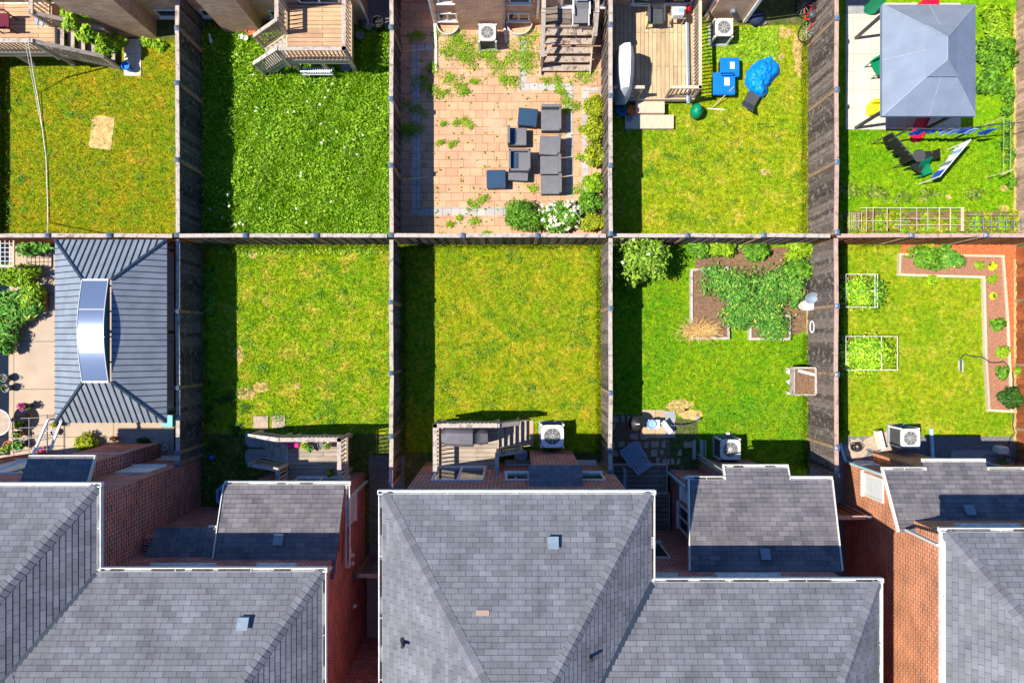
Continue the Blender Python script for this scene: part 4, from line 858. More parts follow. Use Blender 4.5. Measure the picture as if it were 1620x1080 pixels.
# right hand yard
L_out = [(1421, 403), (1583, 406), (1590, 500), (1597, 650), (1561, 648), (1556, 560), (1553, 439), (1420, 435)]
bed('long L shaped bark bed edged with pale timber', L_out, 0.14, m_mulchb, fm=m_railw)
for i, (px, py, rx, ry, rz, n, sz, m_, lb, ex) in enumerate([
    (1460, 410, .8, .5, .4, 2800, .055, l_mid, 'wide leafy bush spilling over the L shaped bed', ()), (1502, 412, .5, .4, .35, 1500, .055, l_var, 'second leafy bush joined to the wide one', ()), (1478, 440, .25, .25, .2, 350, .05, l_lime, 'small sprig flopping onto the lawn', ()),
    (1551, 420, .17, .17, .12, 500, .035, l_lime, 'small round sedum left of the yellow flowers', ()), (1572, 440, .2, .18, .12, 600, .035, l_lime, 'pale green rosette below the yellow flowers', ()),
    (1571, 421, .14, .14, .1, 200, .035, l_mid, 'upper clump of yellow flowers', [('flower_heads', l_yelf, 22, 0.03)]), (1573, 468, .11, .11, .1, 160, .035, l_mid, 'lower clump of yellow flowers', [('flower_heads', l_yelf, 14, 0.03)]),
    (1581, 514, .3, .22, .22, 900, .045, l_mid, 'round shrub on the bed edge beside the two yellow clumps', ()), (1585, 556, .27, .28, .22, 800, .045, l_lime, 'lime shrub by the hose on the bed edge', ()), (1586, 588, .3, .28, .22, 900, .05, l_mid, 'shrub where the hose leaves the bed', ()),
    (1597, 628, .5, .42, .4, 2000, .055, l_dark, 'large dark green shrub at the lower end of the bed', ()), (1618, 586, .3, .25, .2, 300, .045, l_lime, 'weed sprouting against the orange fence', ()), (1466, 388, .3, .2, .2, 350, .05, l_yel, 'weeds growing in the red mulch behind the leafy bush', ()), (1495, 392, .3, .2, .25, 400, .05, l_mid, 'green weeds left of the red mulch corner', ())]):
    x, y = pp(px, py, .2); plant('garden_plant', lb, 'plant', (x, y, 0.15), (rx, ry, rz), n, sz, m_, 90+i, extra=ex)
def trellisbed(label, x0, x1, y0, y1, split, seed):
    X0, X1, Y0, Y1 = wx(x0), wx(x1), wy(y1), wy(y0); t = thing('wire_cage', label, 'wire cage', ((X0+X1)/2, (Y0+Y1)/2, 0)); z = 0.5
    MB().box(X0+.05, wx(split), Y0, Y1, 0, 0.06).build('bed_soil', m_soil, t); mb = MB(); w_ = 0.016
    for y in (Y0, Y1): mb.beam((X0, y, z), (X1, y, z), w_, w_)
    for x in (X0, wx(split), X1): mb.beam((x, Y0, z), (x, Y1, z), w_, w_)
    for x in (X0, wx(split), X1):
        for y in (Y0, Y1): mb.beam((x, y, 0), (x, y, z), w_, w_)
    mb.beam((X0, (Y0+Y1)/2, z), (wx(split), (Y0+Y1)/2, z), .008, .008)
    mb.build('frame', m_cord, t)
    return t
trellisbed('white wire plant frame with dark leafy seedlings, the upper of two beside the grey fence', 1327, 1376, 436, 487, 1372, 1)
trellisbed('plant frame with bright lime seedlings, the lower of two beside the grey fence', 1327, 1407, 532, 584, 1382, 2)
l_seed = leafmat('leaf_seedling', (.10, .34, .01), (.62, .85, .05))
for px, py, rx, ry, n, m_, lb in ((1357, 460, .72, .72, 1900, l_seed, 'leafy plants filling the upper wire frame'), (1384, 465, .4, .65, 650, l_mid, 'leafy shoots hanging right of the upper wire frame'), (1368, 562, 1.15, .82, 4200, l_seed, 'bright lime seedlings filling the lower plant frame')):
    x, y = pp(px, py, .25); plant('seedlings', lb, 'plant', (x, y, 0.25), (rx, ry, .5), n, .05, m_, int(px), lumps=24, shell=.2)
# canopy yard vegetables
X0, X1, Y0, Y1 = wx(1330), wx(1612), wy(366), wy(331); t = thing('lattice_cover', 'long pale lattice frame laid over the vegetable strip', 'lattice', ((X0+X1)/2, (Y0+Y1)/2, 0)); mb = MB(); z = .42
for x in [wx(p) for p in (1334, 1337, 1340, 1343, 1346, 1349, 1353)]: mb.beam((x, wy(364, z), z), (x, wy(336, z), z), .012, .012)
for p in (1361, 1371, 1393, 1414, 1439, 1456, 1474, 1491, 1508): x = wx(p); mb.beam((x, wy(366, z), z), (x, wy(328, z), z), .022, .022); mb.beam((x, Y0+.1, 0), (x, Y0+.1, z), .022, .022)
for yy, a, b in ((329, 1361, 1526), (346, 1418, 1526), (356, 1414, 1524), (350, 1345, 1440)): mb.beam((wx(a, z), wy(yy, z), z), (wx(b, z), wy(yy, z), z), .02, .02)
mb.beam((wx(1523, z), wy(366, z), z), (wx(1523, z), wy(328, z), z), .05, .05); mb.build('lattice', m_railw, t); mb = MB()
for p in range(1530, 1612, 12): x = wx(p); mb.beam((x, wy(364, z), z), (x, wy(344, z), z), .02, .02)
for yy in (340, 350, 358): mb.beam((wx(1524, z), wy(yy, z), z), (wx(1611, z), wy(yy, z), z), .014, .014)
mb.build('wire_panel', m_vent, t)
struct('garden_soil', rectpx(1334, 1612, 334, 368, 0, 0.02), m_soil)
for i in range(14):
    px = 1352+i*19.5; x, y = pp(px, 353, .15)
    plant('bean_plant', 'leafy bean seedlings growing in the strip under the long lattice', 'plant', (x, y, .06), (.30, .46, .2), 520, .05, l_yel if i % 2 else l_lime, 120+i, False, 'vegetable strip under the lattice')
for i, (px, py, rx, ry, n) in enumerate([(1350, 300, .5, .4, 420), (1388, 305, .6, .35, 500), (1470, 307, .5, .25, 350), (1540, 308, .5, .25, 350), (1428, 312, .4, .22, 240)]):
    x, y = pp(px, py, .05); plant('ground_cover', ['left', 'second', 'fourth', 'rightmost', 'middle'][i]+' low leafy weed patch on the bright lawn above the lattice', 'plant', (x, y, .02), (rx, ry, .1), n, .045, l_olive, 140+i, False)
for i, (px, py, rx, ry, n) in enumerate([(1580, 35, .75, .7, 2600), (1580, 78, .8, .7, 3000), (1578, 120, .7, .6, 2600), (1600, 140, .3, .5, 700)]):
    x, y = pp(px, py, .4); plant('vegetable_plant', ['topmost', 'upper middle', 'lower middle', 'lowest narrow'][i]+' part of the dense leaf patch right of the grey canopy', 'plant', (x, y, .12), (rx, ry, .34), n, .065, l_mid if i else l_lime, 150+i, False)
for i, (px, py) in enumerate([(1596, 175), (1598, 200), (1596, 222), (1600, 245), (1604, 290)]):
    x, y = pp(px, py, .3); plant('garden_plant', ['highest', 'second', 'third', 'fourth', 'lowest'][i]+' small plant in the stake row along the right fence', 'plant', (x, y, .15), (.2, .28, .25), 320, .05, l_mid, 160+i)
t = thing('plant_support', 'thin stake and string support along the right fence of the canopy yard', 'plant support', (16.8, 6.5, 0)); mb = MB()
for px in (1588, 1599): mb.beam((wx(px, .9), wy(185, .9), .9), (wx(px, .9), wy(272, .9), .9), .009, .009)
for py in (185, 272): mb.beam((wx(1588, .9), wy(py, .9), 0), (wx(1588, .9), wy(py, .9), .9), .018, .018)
mb.beam((wx(1584, .9), wy(276, .9), .9), (wx(1602, .9), wy(268, .9), .9), .04, .04); mb.build('stake_frame', m_railw, t)
# stairs vine
x = -14.3; t = thing('climbing_vine', 'bright climbing vine sprawling over the top left stairs', 'vine', (-14.2, 10.3, 0))
vn = []
for i, (px, py, z, rx, ry, n) in enumerate([(112, 18, 1.6, .3, .4, 350), (113, 38, 1.7, .25, .35, 350), (132, 52, 1.4, .38, .3, 500), (152, 62, 1.1, .4, .3, 550), (170, 72, .8, .4, .35, 550), (187, 66, .5, .35, .25, 300), (160, 82, .9, .25, .2, 200), (132, 22, 1.5, .25, .2, 150)]):
    c = W(px, py, z); vn.append(leaves((c.x, c.y, z-.1), (rx, ry, .35), n, .075, 200+i, zmin=.1))
quads('foliage', np.concatenate(vn), l_lime, t)
MB().path([(-13.6, 10.4, 0), (-13.9, 10.4, .5), (-14.3, 10.35, 1.1), (-14.6, 10.5, 1.5), (-14.6, 10.9, 1.6)], .02).build('stem', m_soil, t)
for i, (px, py, rx, ry) in enumerate([(232, 68, .35, .2), (250, 72, .35, .2)]):
    x, y = pp(px, py, .1); plant('weed_clump', ['lime weeds left of the other clump', 'lime weeds nearer the fence'][i]+' at the foot of the top left brick wall', 'plant', (x, y, .05), (rx, ry, .2), 400, .055, l_lime, 220+i, False)
# lush weed yard
tag(quads('grass', blades([(324, 626, 48, 384)], 1500, .16, .03, 21, [(438, 560, 0, 108)], lean=.7), g_u2), 'tall lush grass in the overgrown yard', 'grass', None, 'stuff')
g = np.random.default_rng(77)
def uyard(n, size, mat, thr, hmax, ph, label, asp=.4, up=.6):
    P3 = np.stack([g.uniform(wx(326), wx(622), n), g.uniform(wy(382), wy(55), n), g.uniform(0, 1, n)], 1); X, Y = P3[:, 0], P3[:, 1]
    f = np.sin(X*2.1+ph)*np.cos(Y*1.7+ph*2)+.7*np.sin(X*5.3+Y*3.1+ph)*np.cos(Y*6.1-X*2+ph)+g.normal(0, .35, n)
    keep = ~((X > -7.6) & (X < -5.2) & (Y > 9.1)) & (f > thr); P3 = P3[keep]; f = f[keep]; n = len(P3); P3[:, 2] = .03+P3[:, 2]*hmax*np.clip(.55+.35*f, .3, 1.3)
    return tag(quads('weeds', leafq(P3, np.zeros((n, 3))+[0, 0, 1], n, size, g, up, asp), mat), label, 'weeds', None, 'stuff')
lw = leafmat('leaf_weeds', (.10, .32, .008), (.52, .76, .04))
uyard(30000, .038, lw, -.6, .2, 0, 'fine leafy weeds covering the overgrown yard')
uyard(12000, .05, l_lime, .45, .34, 1.3, 'broad leaved weed patches in the overgrown yard', .3)
uyard(20000, .065, leafmat('leaf_long_grass', (.09, .25, .01), (.50, .66, .06)), .5, .36, 2.9, 'long bent grass in patches of the overgrown yard', .07, .1)
uyard(2500, .04, l_dark, .8, .16, 4.1, 'dark low weeds in hollows of the overgrown yard')
n = 42; cl = g.integers(0, 6, n); cc = np.array([[500, 320], [400, 150], [505, 170], [560, 225], [380, 350], [490, 195]]); q = []
for k in range(n):
    px, py = cc[cl[k]]+g.normal(0, 26, 2); px = min(max(px, 335), 600); c = W(px, py, .2); p = np.array([[c.x, c.y, .23]]*4)+g.normal(0, .012, (4, 3)); q.append(leafq(p+[0, 0, .1], np.zeros((4, 3))+[0, 0, 1], 4, .036, g, 1, .8))
tag(quads('wild_flowers', np.concatenate(q), l_white), 'scattered white wild flowers in the overgrown yard', 'flowers', None, 'stuff')
# loose clover over the lawns
def clover(label, rects, n, sz, mat, seed):
    g = np.random.default_rng(seed); out = []
    for (a, b, c, d) in rects:
        P = np.stack([g.uniform(wx(a), wx(b), n), g.uniform(wy(d), wy(c), n), g.uniform(.02, .06, n)], 1); out.append(leafq(P, np.zeros((n, 3))+[0, 0, 1], n, sz, g, 1, .6))
    return tag(quads('clover', np.concatenate(out), mat), label, 'clover', None, 'stuff')
clover('clover patches across the vegetable garden lawn', [(965, 1276, 388, 650), (1100, 1276, 640, 735)], 1500, .025, l_mid, 5)
clover('broad leaved weeds along the top of the patchy lawn', [(326, 606, 388, 402)], 700, .045, l_lime, 6); clover('broad leaved weeds near the condenser beside the pale deck', [(1112, 1230, 44, 100)], 2200, .05, l_lime, 7)
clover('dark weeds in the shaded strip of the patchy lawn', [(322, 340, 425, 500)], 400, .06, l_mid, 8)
# weeds in the paver joints
r = random.Random(8); wl = []
spots = [(722, 62, 10), (735, 75, 14), (745, 95, 13), (715, 85, 8), (770, 88, 8), (785, 103, 12), (812, 92, 10), (835, 68, 10), (838, 92, 9), (836, 110, 6), (690, 52, 4), (685, 110, 6), (711, 125, 7), (725, 140, 7), (736, 147, 5), (700, 148, 5), (753, 130, 4), (808, 132, 8), (795, 128, 4), (886, 145, 5), (893, 160, 6), (896, 175, 4),
         (660, 60, 6), (665, 130, 6), (655, 175, 7), (646, 205, 8), (652, 205, 8), (682, 142, 5), (722, 196, 4), (742, 195, 6), (700, 198, 3), (716, 229, 4), (696, 227, 3), (748, 326, 5), (766, 315, 5), (750, 350, 4), (713, 355, 4), (768, 370, 4), (920, 205, 4), (918, 250, 4), (914, 300, 5), (908, 170, 4), (842, 300, 4), (920, 120, 12), (885, 130, 6), (865, 128, 4), (700, 375, 5), (730, 345, 3)]
q = []
for i, (px, py, rr) in enumerate(spots):
    x, y = pp(px, py); k = rr*H/F; q.append(scatter(px, py, rr*1.45, int(42*rr), .042, 300+i))
g = np.random.default_rng(4)
for i in range(260):
    px = g.uniform(636, 920); py = g.uniform(60, 362)
    if g.random() < .5: px = 690+round((px-690)/19.3)*19.3
    x, y = pp(px, py); q.append(leaves((x, y, .035), (.05, .04, .04), 9, .026, 900+i, zmin=.036, lumps=2))
tag(quads('weeds', np.concatenate(q), l_lime), 'weeds sprouting between the pink pavers', 'weeds', None, 'stuff')
# left patio plants and pots
for i, (px, py, rx, ry, n) in enumerate([(20, 392, .3, .2, 0), (45, 388, .75, .35, 900), (20, 436, .8, .5, 1500), (25, 480, .85, .6, 2200), (12, 515, .6, .5, 1300), (45, 470, .5, .5, 1200), (5, 545, .3, .35, 500)]):
    if not n: continue
    x, y = pp(px, py, .6); plant('potted_plants' if i > 1 else 'border_plant', ['', 'leafy shrub between the mesh frame and the metal gazebo roof', 'upper bushy plant on the left patio', 'widest bushy plant on the left patio', 'bushy plant at the left picture edge above the pots', 'bushy plant above the two terracotta troughs', 'small plant at the left edge below the other bushes'][i], 'plant', (x, y, .35), (rx, ry, .5), n, .085, l_lime if i in (2, 5) else l_var, 170+i, asp=.3)
for i, (px, py, w_, d_) in enumerate([(66, 478, .16, .55), (45, 500, .18, .25)]):
    c = W(px, py, .3); t = thing('planter_trough', ['long brown trough beside the metal gazebo roof', 'short terracotta trough under the bushy plant'][i], 'planter', (c.x, c.y, 0)); MB().rbox(c.x-w_/2, c.x+w_/2, c.y-d_/2, c.y+d_/2, .03, .32, .02).build('trough', m_terra if i else m_soil, t); MB().box(c.x-w_/2+.03, c.x+w_/2-.03, c.y-d_/2+.03, c.y+d_/2-.03, .3, .325).build('soil', m_soil, t)
def pot(label, px, py, r_, h_, mat, pl=None, n=200, sz=.045, z0=.03, cat='pot', name='flower_pot', fl=None, loc=None):
    c = W(px, py, z0+h_) if loc is None else Vector(loc); t = thing(name, label, cat, (c.x, c.y, z0))
    MB().lathe(c.x, c.y, [(r_*.72, z0), (r_*.95, z0+h_*.85), (r_*1.08, z0+h_*.86), (r_*1.08, z0+h_), (r_*.9, z0+h_), (r_*.88, z0+h_*.8), (.01, z0+h_*.8)], 16).build('pot', mat, t, True)
    if pl is not None: quads('foliage', leaves((c.x, c.y, z0+h_+.05), (r_*1.5, r_*1.5, .2), n, sz, int(px*3+py), zmin=z0+h_*.8), pl, t)
    if fl is not None: quads('flowers', leaves((c.x, c.y, z0+h_+.12), (r_*1.4, r_*1.4, .2), n//2, sz, int(px+py), zmin=z0+h_), fl, t)
    return t
pot('pot of magenta flowers on the left patio', 39, 643, .12, .3, m_dark, l_mid, 120, .04, fl=l_pinkf); pot('long low terracotta pot under the magenta flowers', 44, 658, .1, .2, m_terra); pot('pot with a lime plant left of the awning poles', 34, 671, .12, .25, m_dark, l_lime)
pot('terracotta pot with sparse leaves left of the awning poles', 30, 686, .11, .22, m_terra, l_olive, 90); pot('pot with yellow green leaves between the awning poles', 88, 671, .1, .25, m_dark, l_yel, 90, .03); pot('empty dark pot between the awning poles', 84, 684, .1, .2, m_dark)
pot('pot of mixed red and green leaves at the left edge', 12, 705, .16, .25, m_terra, l_olive, 260); pot('pot of green leaves beside the red leaved pot', 32, 703, .14, .25, m_dark, l_var, 220); pot('pot with pink flowers behind the awning pole', 64, 713, .12, .2, m_pink, l_mid, 60, .035, fl=l_pinkf)
for i, (px, py) in enumerate(((5, 598), (8, 614))):
    pot(['grey stemmed pot, upper of two at the left picture edge', 'grey stemmed pot, lower of two at the left picture edge'][i], px, py, .13, .3, m_dark, l_dark, 60, .03)
x, y = pp(133, 702, .4); plant('round_shrub', 'bright yellow green shrub against the left chimney wall', 'shrub', (x, y, .25), (.45, .36, .32), 1100, .075, l_yel, 181, asp=.3)
pot('small clay pot beside the bright yellow green shrub', 181, 694, .09, .15, m_terra, l_yel, 60, .03)
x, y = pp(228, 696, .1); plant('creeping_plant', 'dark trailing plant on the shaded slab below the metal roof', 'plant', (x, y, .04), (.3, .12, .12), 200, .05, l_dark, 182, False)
# ================================================================ air conditioners
def condenser(label, px, py, s, h, mat, ang=0.0, beige=False, loc=None):
    c = W(px, py, h); t = thing('air_conditioner', label, 'air conditioner', (0, 0, 0)); k = s/2
    MB().box(-k-.06, k+.06, -k-.06, k+.06, 0, .07).build('base_pad', m_slabg, t)
    MB().rbox(-k+.015, k-.015, -k+.015, k-.015, .07, h-.06, .03).build('louvres', m_coil, t)
    mb = MB()
    for x in (-k, k):
        for y in (-k, k): mb.box(x-.03, x+.03, y-.03, y+.03, .07, h-.06)
    # top plate with a round opening
    n = 32; r = k*.76; V = []; 
    for i in range(n):
        a = 2*math.pi*(i+.5)/n; ca, sa = math.cos(a), math.sin(a); m_ = min(k*1.02/max(abs(ca), abs(sa)), k*1.27)
        V += [(ca*m_, sa*m_, h-.07), (ca*m_, sa*m_, h-.005), (ca*(m_-.02), sa*(m_-.02), h), (ca*r, sa*r, h), (ca*r, sa*r, h-.12)]
    Fc = [(5*i+j, 5*((i+1) % n)+j, 5*((i+1) % n)+j+1, 5*i+j+1) for i in range(n) for j in range(4)]
    mb.add(V, Fc); mb.build('casing', mat, t)
    MB().lathe(0, 0, [(r*.98, h-.2), (r*.98, h-.19)], 24).build('fan_well', m_black, t)
    f = MB(); f.lathe(0, 0, [(.07, h-.16), (.07, h-.06), (.04, h-.05)], 12)
    for i in range(4):
        a = i*math.pi/2+.5; pts = []
        for rr, da in ((.06, -.2), (r*.9, -.35), (r*.9, .45), (.06, .4)): pts.append((rr*math.cos(a+da), rr*math.sin(a+da), h-.11+(.035 if da > 0 else -.02)))
        f.add(pts+[(x, y, z-.006) for x, y, z in pts], [(0, 1, 2, 3), (7, 6, 5, 4), (0, 4, 5, 1), (1, 5, 6, 2), (2, 6, 7, 3), (3, 7, 4, 0)])
    f.build('fan', m_grey if not beige else m_acw, t)
    gm = MB()
    for j in range(1, 6):
        rr = r*j/5.5
        for i in range(20): a, b = 2*math.pi*i/20, 2*math.pi*(i+1)/20; gm.beam((rr*math.cos(a), rr*math.sin(a), h+.005), (rr*math.cos(b), rr*math.sin(b), h+.005), .007, .007)
    for i in range(8): a = i*math.pi/4; gm.beam((.03*math.cos(a), .03*math.sin(a), h+.01), (r*math.cos(a), r*math.sin(a), h+.006), .008, .008)
    gm.build('fan_guard', m_acw, t); t.location = (c.x, c.y, 0); t.rotation_euler.z = ang; return t
condenser('square grey condenser against the patio house wall', 771, 51, .56, .75, m_acw)
condenser('rounded condenser on a pad beside the pale wooden deck', 1146, 43, .58, .72, m_acw)
condenser('large white topped condenser beside the small barbecue deck', 874, 690, .74, .8, m_wplast)
condenser('beige condenser in the shade behind the stepped wing roof', 1156, 711, .66, .8, m_acw, 0, True)
condenser('condenser with white louvred sides beside the orange brick house', 1441, 693, .62, .8, m_wplast)
# ================================================================ sofa set on the paver patio
def seatunit(label, px, py, w_, d_, back=None, arms=(), navy=False, ang=0.0, z=.42, shadeband=0.0, hb=.72):
    c = W(px, py, z); t = thing('sofa_seat' if not navy else 'footstool', label, 'sofa seat' if not navy else 'footstool', (0, 0, 0), 'rattan furniture on the paver patio'); a, b = w_/2, d_/2
    MB().rbox(-a+.02, a-.02, -b+.02, b-.02, .04, z-.1, .02).build('base', m_rattand, t)
    MB().rbox(-a, a, -b, b, z-.1, z, .025).build('top_panel' if navy else 'seat_cushion', m_navy if navy else m_rattan, t)
    def side(s, h_, th, nm):
        q = {'E': (a-th, a, -b, b), 'W': (-a, -a+th, -b, b), 'N': (-a, a, b-th, b), 'S': (-a, a, -b, -b+th)}[s]; MB().rbox(*q, z+.002, h_, .02).build(nm, m_rattan, t)
    if back: side(back, hb, .1, 'backrest')
    for s in arms: side(s, z+.2, .08, 'armrest')
    if shadeband: MB().rbox(-a+.12, -a+.12+shadeband, -b+.1, b-.1, z, z+.03, .01).build('seat_shade', m_navy, t)  # navy strip paints the shade lying on the left part of the seat
    t.location = (c.x, c.y, 0); t.rotation_euler.z = ang; return t
seatunit('navy topped footstool at the upper left of the patio furniture', 835, 185, .66, .6, navy=True, ang=-.09)
seatunit('grey rattan armchair at the upper right corner of the patio furniture', 872, 188, .68, .8, 'N', ('E',))
seatunit('rattan armchair facing right with navy shade painted on its seat, below the tilted footstool', 818, 216, .66, .6, 'W', (), shadeband=.18)
seatunit('rattan armchair with both arms and navy painted shade on its seat in the middle of the set', 822, 255, .74, .74, None, ('N', 'S', 'E', 'W'), shadeband=.2, z=.5)
seatunit('low rattan seat tucked under the armed armchair', 820, 279, .68, .28, None, (), z=.4, ang=-.06)
seatunit('rattan sofa seat with its back to the right, upper of the three in a column', 870, 230, .7, .64, 'E', (), ang=-.05)
seatunit('rattan sofa seat with its back to the right, middle of the three in a column', 871, 261, .7, .62, 'E')
seatunit('rattan sofa seat with its back to the right, lowest of the three in a column', 872, 292, .7, .64, 'E')
seatunit('square navy topped footstool standing apart at the lower left', 785, 283, .66, .62, navy=True, ang=.02)
# ================================================================ chairs and small things
def chair(label, px, py, z0, ang, mat, w_=.5, d_=.5, sh=.42, bh=.85, name='garden_chair', slats=0, arms=True, rec=.15):
    c = W(px, py, z0+sh); t = thing(name, label, 'chair', (0, 0, 0)); a, b = w_/2, d_/2
    mb = MB()
    if slats:
        for i in range(slats): y = -b+(i+.5)*d_/slats; mb.box(-a, a, y-d_/slats*.4, y+d_/slats*.4, sh-.03, sh)
    else: mb.rbox(-a, a, -b, b, sh-.04, sh, .015)
    mb.build('seat', mat, t); mb = MB()
    if slats:
        for i in range(slats): x = -a+(i+.5)*w_/slats; mb.beam((x, b, sh), (x, b+rec, bh), w_/slats*.8, .02, up=(0, 1, 0))
    else: mb.beam((0, b, sh+.02), (0, b+rec, bh), w_, .03, up=(0, 1, 0))
    mb.build('backrest', mat, t)
    for x in (-a+.02, a-.02):
        for y in (-b+.03, b-.02): MB().beam((x, y, 0), (x, y, sh-.04), .035, .035).build('leg', mat, t)
        if arms: MB().beam((x*1.1, -b, sh+.2), (x*1.1, b+.05, sh+.22), .06, .03).beam((x*1.1, -b+.03, sh-.03), (x*1.1, -b+.03, sh+.2), .03, .03).build('armrest', mat, t)
    t.location = (c.x, c.y, z0); t.rotation_euler.z = ang; return t
t = chair('blue grey slatted garden chair in the shaded corner by the dark deck', 1000, 716, 0.03, R(215), plain('blue_grey_plastic', (.27, .33, .42), .6), .62, .6, .38, .95, 'slatted_garden_chair', 6, True, .3)
chair('dark grey folding chair near the top of the pale deck', 1037, 26, .5, R(0), m_dark, .5, .5, .42, .9, arms=True)
chair('dark grey camping chair tipped beside the blue tarp', 1190, 156, 0, R(150), m_dark, .42, .42, .3, .6, arms=False, rec=.3)
chair('green plastic chair half under the grey canopy', 1392, 103, .03, R(-60), m_green, .5, .5, .42, .8, slats=5)
chair('dark red chair at the far left on the railed deck', 2, 33, 1.25, R(90), plain('maroon_cloth', (.12, .01, .03), .8), .5, .5, .4, .8)
# lounge chair on the patio steps
t = thing('lounge_chair', 'grey reclining lounge chair on the deck above the peeling steps', 'lounge chair', (0, 0, 0)); c = W(919, 20, 1.6)
MB().beam((0, -.35, 0), (0, .1, .02), .46, .05).beam((0, .1, .02), (0, .45, .35), .44, .05).build('sling', m_rattan, t); mb = MB()
for x in (-.26, .26): mb.tube((x, -.42, 0), (x, .12, 0), .018).tube((x, .12, 0), (x, .48, .38), .018).tube((x, -.3, 0), (x, -.3, -.36), .016).tube((x, .2, 0), (x, .2, -.36), .016).beam((x, -.15, .2), (x, .3, .2), .05, .03)
mb.build('frame', m_wplast, t); MB().rbox(-.2, .2, .22, .4, .3, .4, .03).build('pillow', m_wplast, t); t.location = (c.x, c.y, 1.6)
t = thing('broom', 'thin dark stick leaning across the peeling stair treads', 'stick', (2.2, 10, 0)); MB().tube(W(902, 30, 1.3), W(912, 61, 1.05), .012).build('handle', m_dark, t)
# white garden bench
t = thing('garden_bench', 'white slatted bench in front of the railed deck', 'bench', (-6.65, 8.95, 0)); mb = MB(); X0, X1 = wx(479, .42), wx(526, .42); y0, y1 = wy(117, .42), wy(107, .42)
for i in range(13): x = X0+(X1-X0)*(i+.5)/13; mb.box(x-.022, x+.022, y0, y1, .4, .42)
mb.build('seat', m_wplast, t); MB().beam((X0, y0-.02, .66), (X1, y0-.02, .66), .04, .06).beam((X0, y0-.02, .42), (X1, y0-.02, .42), .04, .05).build('backrest', m_wplast, t)
for x in (X0, X1):
    for y in (y0, y1): MB().beam((x, y, 0), (x, y, .64 if y == y0 else .42), .04, .04).build('leg', m_wplast, t)
# pots and tubs
pot('large terracotta dish pot by the deck stair foot', 396, 47, .17, .28, m_terra, z0=.02); pot('small terracotta pot under the stair rail', 410, 62, .1, .18, m_orange, z0=.02)
pot('white bucket by the buff brick chimney', 381, 58, .08, .2, m_wplast, z0=.02); pot('grey white jug pot next to the white bucket', 388, 60, .09, .22, m_acw, z0=.02)
pot('open black barrel beside the pale fence cap', 597, 34, .19, .55, m_black, z0=.02, cat='barrel', name='barrel')
pot('clear blue grey bucket right of the railed deck', 569, 55, .13, .3, m_vent, z0=.02); pot('small grey stone pot below the black barrel', 583, 42, .12, .14, m_slabg, z0=.02); pot('pale blue tub in the weeds right of the white bench', 547, 105, .17, .2, m_vent, z0=.02)
pot('deep blue glazed pot at the corner of the pale deck', 984, 174, .17, .35, m_blue, l_dark, 120, .03); pot('orange pot beside the wooden step', 999, 174, .15, .35, m_orange); pot('small grey pot on the lower wooden step', 997, 187, .08, .12, m_vent, z0=.17)
t = pot('blue bucket standing on the slab at the foot of the vine stairs', 198, 104, .13, .32, m_blue, z0=.04, cat='bucket', name='bucket')
def egg(name, label, cat, px, py, z, r_, h_, mat, sx=1, sy=1, part='body', n=20):
    c = W(px, py, z+h_); t = thing(name, label, cat, (c.x, c.y, z)); MB().lathe(c.x, c.y, [(r_*.7, z), (r_, z+h_*.35), (r_*.98, z+h_*.7), (r_*.75, z+h_*.9), (r_*.3, z+h_)], n, sx, sy).build(part, mat, t, True); return t, c
t, c = egg('compost_bin', 'green round bin at the lower right corner of the pale deck', 'bin', 1105, 172, 0, .2, .55, m_green, 1, 1.25); MB().lathe(c.x, c.y, [(.09, .5), (.1, .57), (.06, .59)], 14).build('lid', m_green, t)
egg('garden_ball', 'small blue ball in the dark grass beside the red brick wall', 'ball', 333, 724, 0, .09, .17, m_blue); 
t = thing('sandals', 'pair of blue sandals on the top left deck', 'sandals', W(61, 35, 1.25)); 
for px, py in ((57.5, 33), (66, 36)):
    c = W(px, py, 1.28); MB().poly([(c.x+.05*math.cos(a)*(.8 if math.sin(a) < 0 else 1), c.y+.13*math.sin(a)) for a in [i*math.pi/6 for i in range(12)]], 1.252, 1.275).build('sandal', m_lbluec, t)
# white cord over the olive lawn
t = thing('washing_line', 'long white cord slung from the deck rail to the back fence', 'cord', W(46, 66, 2.2)); P = [W(45, 68, 2.25), W(52, 110, .9), W(58, 145, .12), W(64, 180, .06), W(73, 250, .05), W(75.5, 320, .05), W(75.8, 352, .06), W(75.5, 369, 1.98)]
MB().path(P, .016).build('cord', m_cord, t); MB().path([W(40, 68, 2.25), W(48, 110, .9), W(55, 145, .1), W(60, 172, .06), W(66, 200, .05)], .009).build('cord', m_cord, t)
# ================================================================ pale deck yard
t = thing('side_table', 'low table with a white and blue cool box near the top of the pale deck', 'table', W(1074, 22, .5)); c = W(1074, 20, 1.0)
MB().rbox(c.x-.24, c.x+.24, c.y-.2, c.y+.2, .96, 1.0, .01).build('tabletop', m_railw, t)
for a in (-.2, .2):
    for b in (-.16, .16): MB().beam((c.x+a, c.y+b, .5), (c.x+a, c.y+b, .96), .04, .04).build('leg', m_railw, t)
t = thing('cool_box', 'white cool box with a blue lid patch on the low table', 'cool box', W(1074, 18, 1.0)); c = W(1074, 17, 1.25); MB().rbox(c.x-.19, c.x+.19, c.y-.14, c.y+.14, 1.0, 1.25, .03).build('body', m_wplast, t); MB().rbox(c.x-.02, c.x+.14, c.y-.06, c.y+.08, 1.25, 1.28, .01).build('lid', m_lbluec, t)
c = W(1091, 10, .9); t = thing('gas_bottle', 'small red bottle at the top edge of the pale deck', 'bottle', (c.x, c.y, .5)); MB().lathe(c.x, c.y, [(.09, .5), (.1, .8), (.05, .88), (.03, .95)], 14).build('bottle', m_red, t, True)
t = thing('covered_grill', 'long item under a white grey cover standing along the deck fence', 'covered grill', W(985, 98, .5)); 
